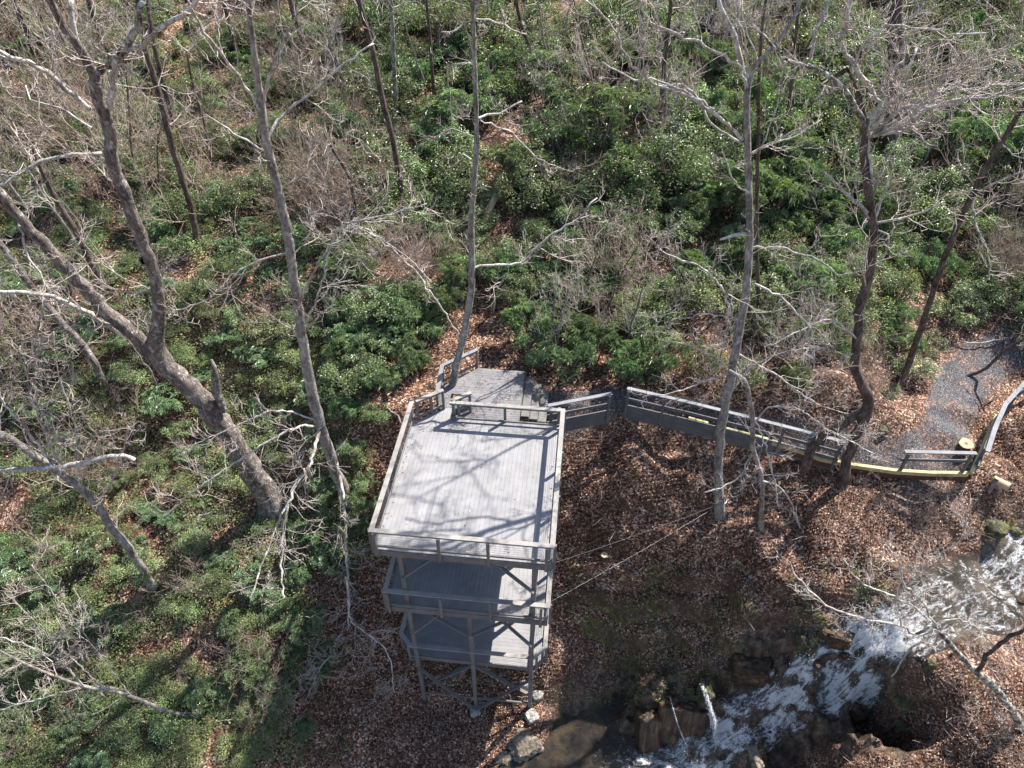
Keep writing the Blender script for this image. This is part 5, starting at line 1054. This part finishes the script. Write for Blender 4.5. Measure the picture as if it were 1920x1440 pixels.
def brushes(n, u0, u1, v0, v1, s0, s1, label):
    u = RNG.uniform(u0, u1, n); v = RNG.uniform(v0, v1, n); G = ground_many(u, v)
    for a, b, g in zip(u, v, G): brush(a, b, RNG.uniform(s0, s1), label, 'bare bushes: ' + label, g)
brushes(15, 560, 720, 300, 500, .9, 1.5, 'leafless pale twiggy bush round the crooked tree left of centre')
brushes(9, -20, 240, 620, 900, .8, 1.4, 'leafless grey twig bush at the left edge by the bowed tree')
brushes(13, -20, 300, 60, 420, 1.2, 2.0, 'leafless pale brush on the upper left slope')
brushes(8, 300, 620, 60, 420, 1.0, 1.8, 'leafless brush between the forked and the slender tree')
brushes(7, 1240, 1640, 600, 770, .8, 1.3, 'leafless twiggy bush above the long sagging fence')
brushes(10, 1760, 1940, 360, 640, .9, 1.5, 'leafless twiggy bush at the right edge above the path')
brushes(8, 900, 1500, 20, 420, 1.0, 1.6, 'leafless grey brush among the laurels at the top centre')
brushes(8, 1500, 1930, 20, 400, 1.0, 1.8, 'leafless grey brush among the laurels at the top right')
brushes(4, 950, 1300, 330, 560, .7, 1.2, 'leafless brush above the landing steps')
brushes(8, 0, 560, 940, 1420, .5, 1.0, 'leafless low brush in the bottom left undergrowth')
brushes(4, 1620, 1900, 930, 1040, .4, .6, 'leafless straggly bush on the bank between overlook and creek')
brushes(2, 1780, 1920, 1370, 1440, .4, .7, 'leafless straggly bush in the bottom right corner')
brushes(5, 650, 830, 420, 560, .7, 1.1, 'leafless bush above the sunlit rhododendron mound')
# ------------------------------------------------------------------ low cover and fallen leaves (beyond counting)
def scatter(n, u0, u1, v0, v1, okf=None, pad=0.):
    u = RNG.uniform(u0, u1, n); v = RNG.uniform(v0, v1, n); G = ground_many(u, v); keep = np.ones(n, bool)
    if okf is not None: keep = okf(u, v, G)
    return u[keep], v[keep], G[keep]
def bare_mask(u, v):
    m = (v > 640) & (u > 760) & (u < 1500); m |= (u > 1500) & (v > 700); m |= (u > 1745) & (v > 590); m |= (v > 1060) & (u + RNG.uniform(-45, 45, np.shape(u)) > 600 + 35 * np.sin(v / 37) + 22 * np.sin(v / 13 + 1)); m |= (u > 695) & (u < 1100) & (v > 690)
    for a, b, c, d in BARE: m |= ((u - a) / c) ** 2 + ((v - b) / d) ** 2 < .9
    return m
def cover_ok(u, v, G):
    nz = fbm(G[:, 0] * .7, G[:, 1] * .7, 3, 91); lf = np.where(u < 660, .12, .08)
    return (~bare_mask(u, v)) & (nz + lf > RNG.uniform(-.2, .12, len(u))) & (path_mask(G[:, 0], G[:, 1]) > .3)
parts = []
for seeds, ll, m_ in ((56000, .095, 0), ):
    u, v, G = scatter(seeds, -40, 1960, -30, 1440, cover_ok)
    k = 7; n = len(G) * k; C = np.repeat(G, k, 0) + np.stack([RNG.normal(0, .14, n), RNG.normal(0, .14, n), RNG.uniform(.03, .38, n)], 1)
    hh_ = .15 + .75 * np.clip(fbm(G[:, 0] * .9, G[:, 1] * .9, 3, 96) + .25, 0, 1); C[:, 2] = hfast(C[:, 0], C[:, 1]) + RNG.uniform(.15, 1, n) * np.repeat(hh_, k)
    Un = unit(np.stack([RNG.normal(0, .4, n), RNG.normal(0, .4, n), np.ones(n)], 1)); D = rdir(n, -.3, .3); LL = ll * RNG.uniform(.6, 1.25, n) * np.clip(C[:, 1] / 24, .9, 1.5)
    V, F = leaf_arrays(C, D, Un, LL, LL * .55, .1, .1); rn = np.clip(np.repeat(fbm(G[:, 0] * .5, G[:, 1] * .5, 2, 95) * .5 + .45, k) + RNG.normal(0, .2, n), 0, 1)
    link('ground_cover', mesh_np('ground_cover', V, [F], False, attrs={'rnd': ('FACE', np.repeat(rn, 2))}), M_COVER, kind='stuff')
def lit_ok(u, v, G):
    return (rockz(G[:, 0], G[:, 1]) < .25 + .5 * (RNG.uniform(0, 1, len(u)) < .2)) & (path_mask(G[:, 0], G[:, 1]) > .1 - .6 * (RNG.uniform(0, 1, len(u)) < .22)) & (stream_d(G[:, 0], G[:, 1]) > .25) & ~((G[:, 2] < -9.85) & (G[:, 0] > .4)) & (fbm(G[:, 0] * 1.1, G[:, 1] * 1.1, 3, 99) + .25 > RNG.uniform(-.3, .45, len(u)))
u1, v1, G1 = scatter(150000, 560, 1960, 760, 1440, lit_ok); u2, v2, G2 = scatter(30000, -40, 1960, 0, 1440, lit_ok); u3, v3, G3 = scatter(20000, 560, 1000, 1040, 1440, lit_ok); u4, v4, G4 = scatter(14000, 780, 1320, 520, 780, lit_ok)
G = np.concatenate([G1, G2, G3, G4]); n = len(G); gn = unit(np.stack([RNG.normal(0, .45, n), RNG.normal(-.25, .45, n), np.ones(n)], 1)); D = rdir(n, -.5, .5); LL = .053 * RNG.uniform(.5, 1.4, n)
V, F = leaf_arrays(G + [0, 0, .025] + RNG.uniform(0, .03, (n, 1)) * [0, 0, 1], D, gn, LL, LL * RNG.uniform(.4, .75, n), RNG.uniform(-.3, .4, n)[:, None], .16)
link('leaf_litter', mesh_np('leaf_litter', V, [F], False, attrs={'rnd': ('FACE', np.repeat(np.clip(RNG.beta(1.1, 1.9, n), 0, 1), 2))}), M_LITTER, kind='stuff')
# stray leaves blown onto the boards
nl = 170; C = []
for _ in range(nl):
    if RNG.uniform() < .55: C.append(T(RNG.uniform(.9, 3.6), RNG.uniform(6.0, 8.3), .0))
    else:
        a_, b_ = RNG.uniform(.2, 5.1), RNG.uniform(.2, 5.5)
        if RNG.uniform() < .6: a_ = RNG.choice([.2, 5.08]) + RNG.normal(0, .05)
        C.append(T(a_, b_, .012))
V, F = leaf_arrays(np.array(C), rdir(nl, -.05, .05), np.tile([[.1, .05, 1.]], (nl, 1)), RNG.uniform(.05, .09, nl), RNG.uniform(.03, .05, nl), .1, .15)
link('blown_leaves', mesh_np('blown_leaves', V, [F], attrs={'rnd': ('FACE', np.repeat(RNG.uniform(.2, .9, nl), 2))}), M_LITTER, kind='stuff')
# fine dead twigs on the ground
u, v, G = scatter(2600, 560, 1960, 640, 1440, lit_ok); tw = []
for g in G:
    d = rdir(1, -.15, .25)[0]; l_ = RNG.uniform(.15, .7); p = g + V3(0, 0, .04); m_ = p + d * l_ / 2 + RNG.normal(0, .03, 3); tw.append((np.array([p, m_, p + d * l_]), np.full(3, RNG.uniform(.003, .007))))
V, F = tubes(tw, 3); link('fallen_twigs', mesh_np('fallen_twigs', V, [F]), M_TWIG, kind='stuff')
# moss cushions
u, v, G = scatter(5200, 1060, 1720, 1060, 1330, lambda u, v, G: (fbm(G[:, 0] * .9, G[:, 1] * .9, 3, 47) > .10) & (stream_d(G[:, 0], G[:, 1]) > .1)); k = 4; n = len(G) * k
C = np.repeat(G, k, 0) + RNG.normal(0, .05, (n, 3)) + [0, 0, .03]; V, F = leaf_arrays(C, rdir(n, -.2, .8), unit(RNG.normal(0, 1, (n, 3)) + [0, 0, 1]), np.full(n, .06), np.full(n, .03))
link('moss_tufts', mesh_np('moss_tufts', V, [F], attrs={'rnd': ('FACE', np.repeat(RNG.uniform(.2, 1, n), 2))}), M_COVER, kind='stuff')
# saplings: thin straight young trees all over the far slope
def sap_proto():
    H = RNG.uniform(5.5, 8.5); P = [V3(0, 0, -.3)]; d = V3(*RNG.normal(0, .06, 2), 1)
    for i in range(6): d = unit(d + RNG.normal(0, .06, 3) * [1, 1, 0]); P.append(P[-1] + d * H / 6)
    me, PP, RR = trunk_mesh('trunk', P, np.linspace(.065, .014, 7), 7, .4, .05, True); tw = []
    for _ in range(20):
        i = RNG.integers(int(len(PP) * .25), len(PP)); dd = rdir(1, .1, .8)[0]; grow(tw, PP[i], dd, RNG.uniform(.9, 2.0) * (1.2 - .6 * i / len(PP)), .013, 0, 2, .10, .14, (5, 4, 3))
    V, F = tubes_arr(grow_all(tw, .0075), 3); return me, mesh_np('twigs', V, [F], True)
SP = [sap_proto() for _ in range(5)]
for i, (a, b) in enumerate(SP): a.materials.append([M_BARK_DARK, M_BARK_PALE, M_BARK_OAK][i % 3]); b.materials.append(M_BRUSH if i % 2 else M_TWIG)
def saplings(n, u0, u1, v0, v1, s0, s1, label):
    u = RNG.uniform(u0, u1, n); v = RNG.uniform(v0, v1, n)
    for g in ground_many(u, v):
        q = SP[RNG.integers(5)]; r = empty('sapling', tuple(g), label=label, cat='sapling', group='saplings: ' + label); r.rotation_euler = (RNG.normal(0, .09), RNG.normal(0, .09), RNG.uniform(0, 6.28)); s_ = RNG.uniform(s0, s1); r.scale = (s_,) * 3
        for me in q: o = bpy.data.objects.new(me.name.split('.')[0], me); COL.objects.link(o); o.parent = r
saplings(8, -20, 480, 40, 420, .8, 1.2, 'thin bare sapling on the upper left slope')
saplings(7, 480, 950, 20, 330, .8, 1.2, 'thin bare sapling behind the slender tree at the top')
saplings(14, 950, 1550, 10, 330, .8, 1.35, 'thin bare sapling in the laurel thicket at the top right')
saplings(8, 1550, 1950, 10, 500, .8, 1.2, 'thin bare sapling in the upper right corner')
saplings(6, -20, 330, 480, 820, .55, .8, 'small bare sapling under the big forked tree')
saplings(5, 1250, 1600, 560, 720, .45, .65, 'small bare sapling above the long fence')
for x, y, s_, lab in ((3.3, 22.4, .85, 'slim bare sapling above the landing steps, leftmost of three'), (2.3, 23.0, .8, 'slim bare sapling above the landing steps, the one farthest back'), (4.4, 21.9, .85, 'shorter bare sapling beside the path, right of the landing steps'), (1.6, 21.6, .75, 'small bare sapling just behind the top landing step')):
    q = SP[RNG.integers(5)]; r = empty('sapling', (x, y, float(height(x, y))), label=lab, cat='sapling'); r.rotation_euler = (0, 0, RNG.uniform(0, 6)); r.scale = (s_,) * 3
    for me in q: o = bpy.data.objects.new(me.name.split('.')[0], me); COL.objects.link(o); o.parent = r
print('OBJS', len(bpy.data.objects), 'brush', nb)
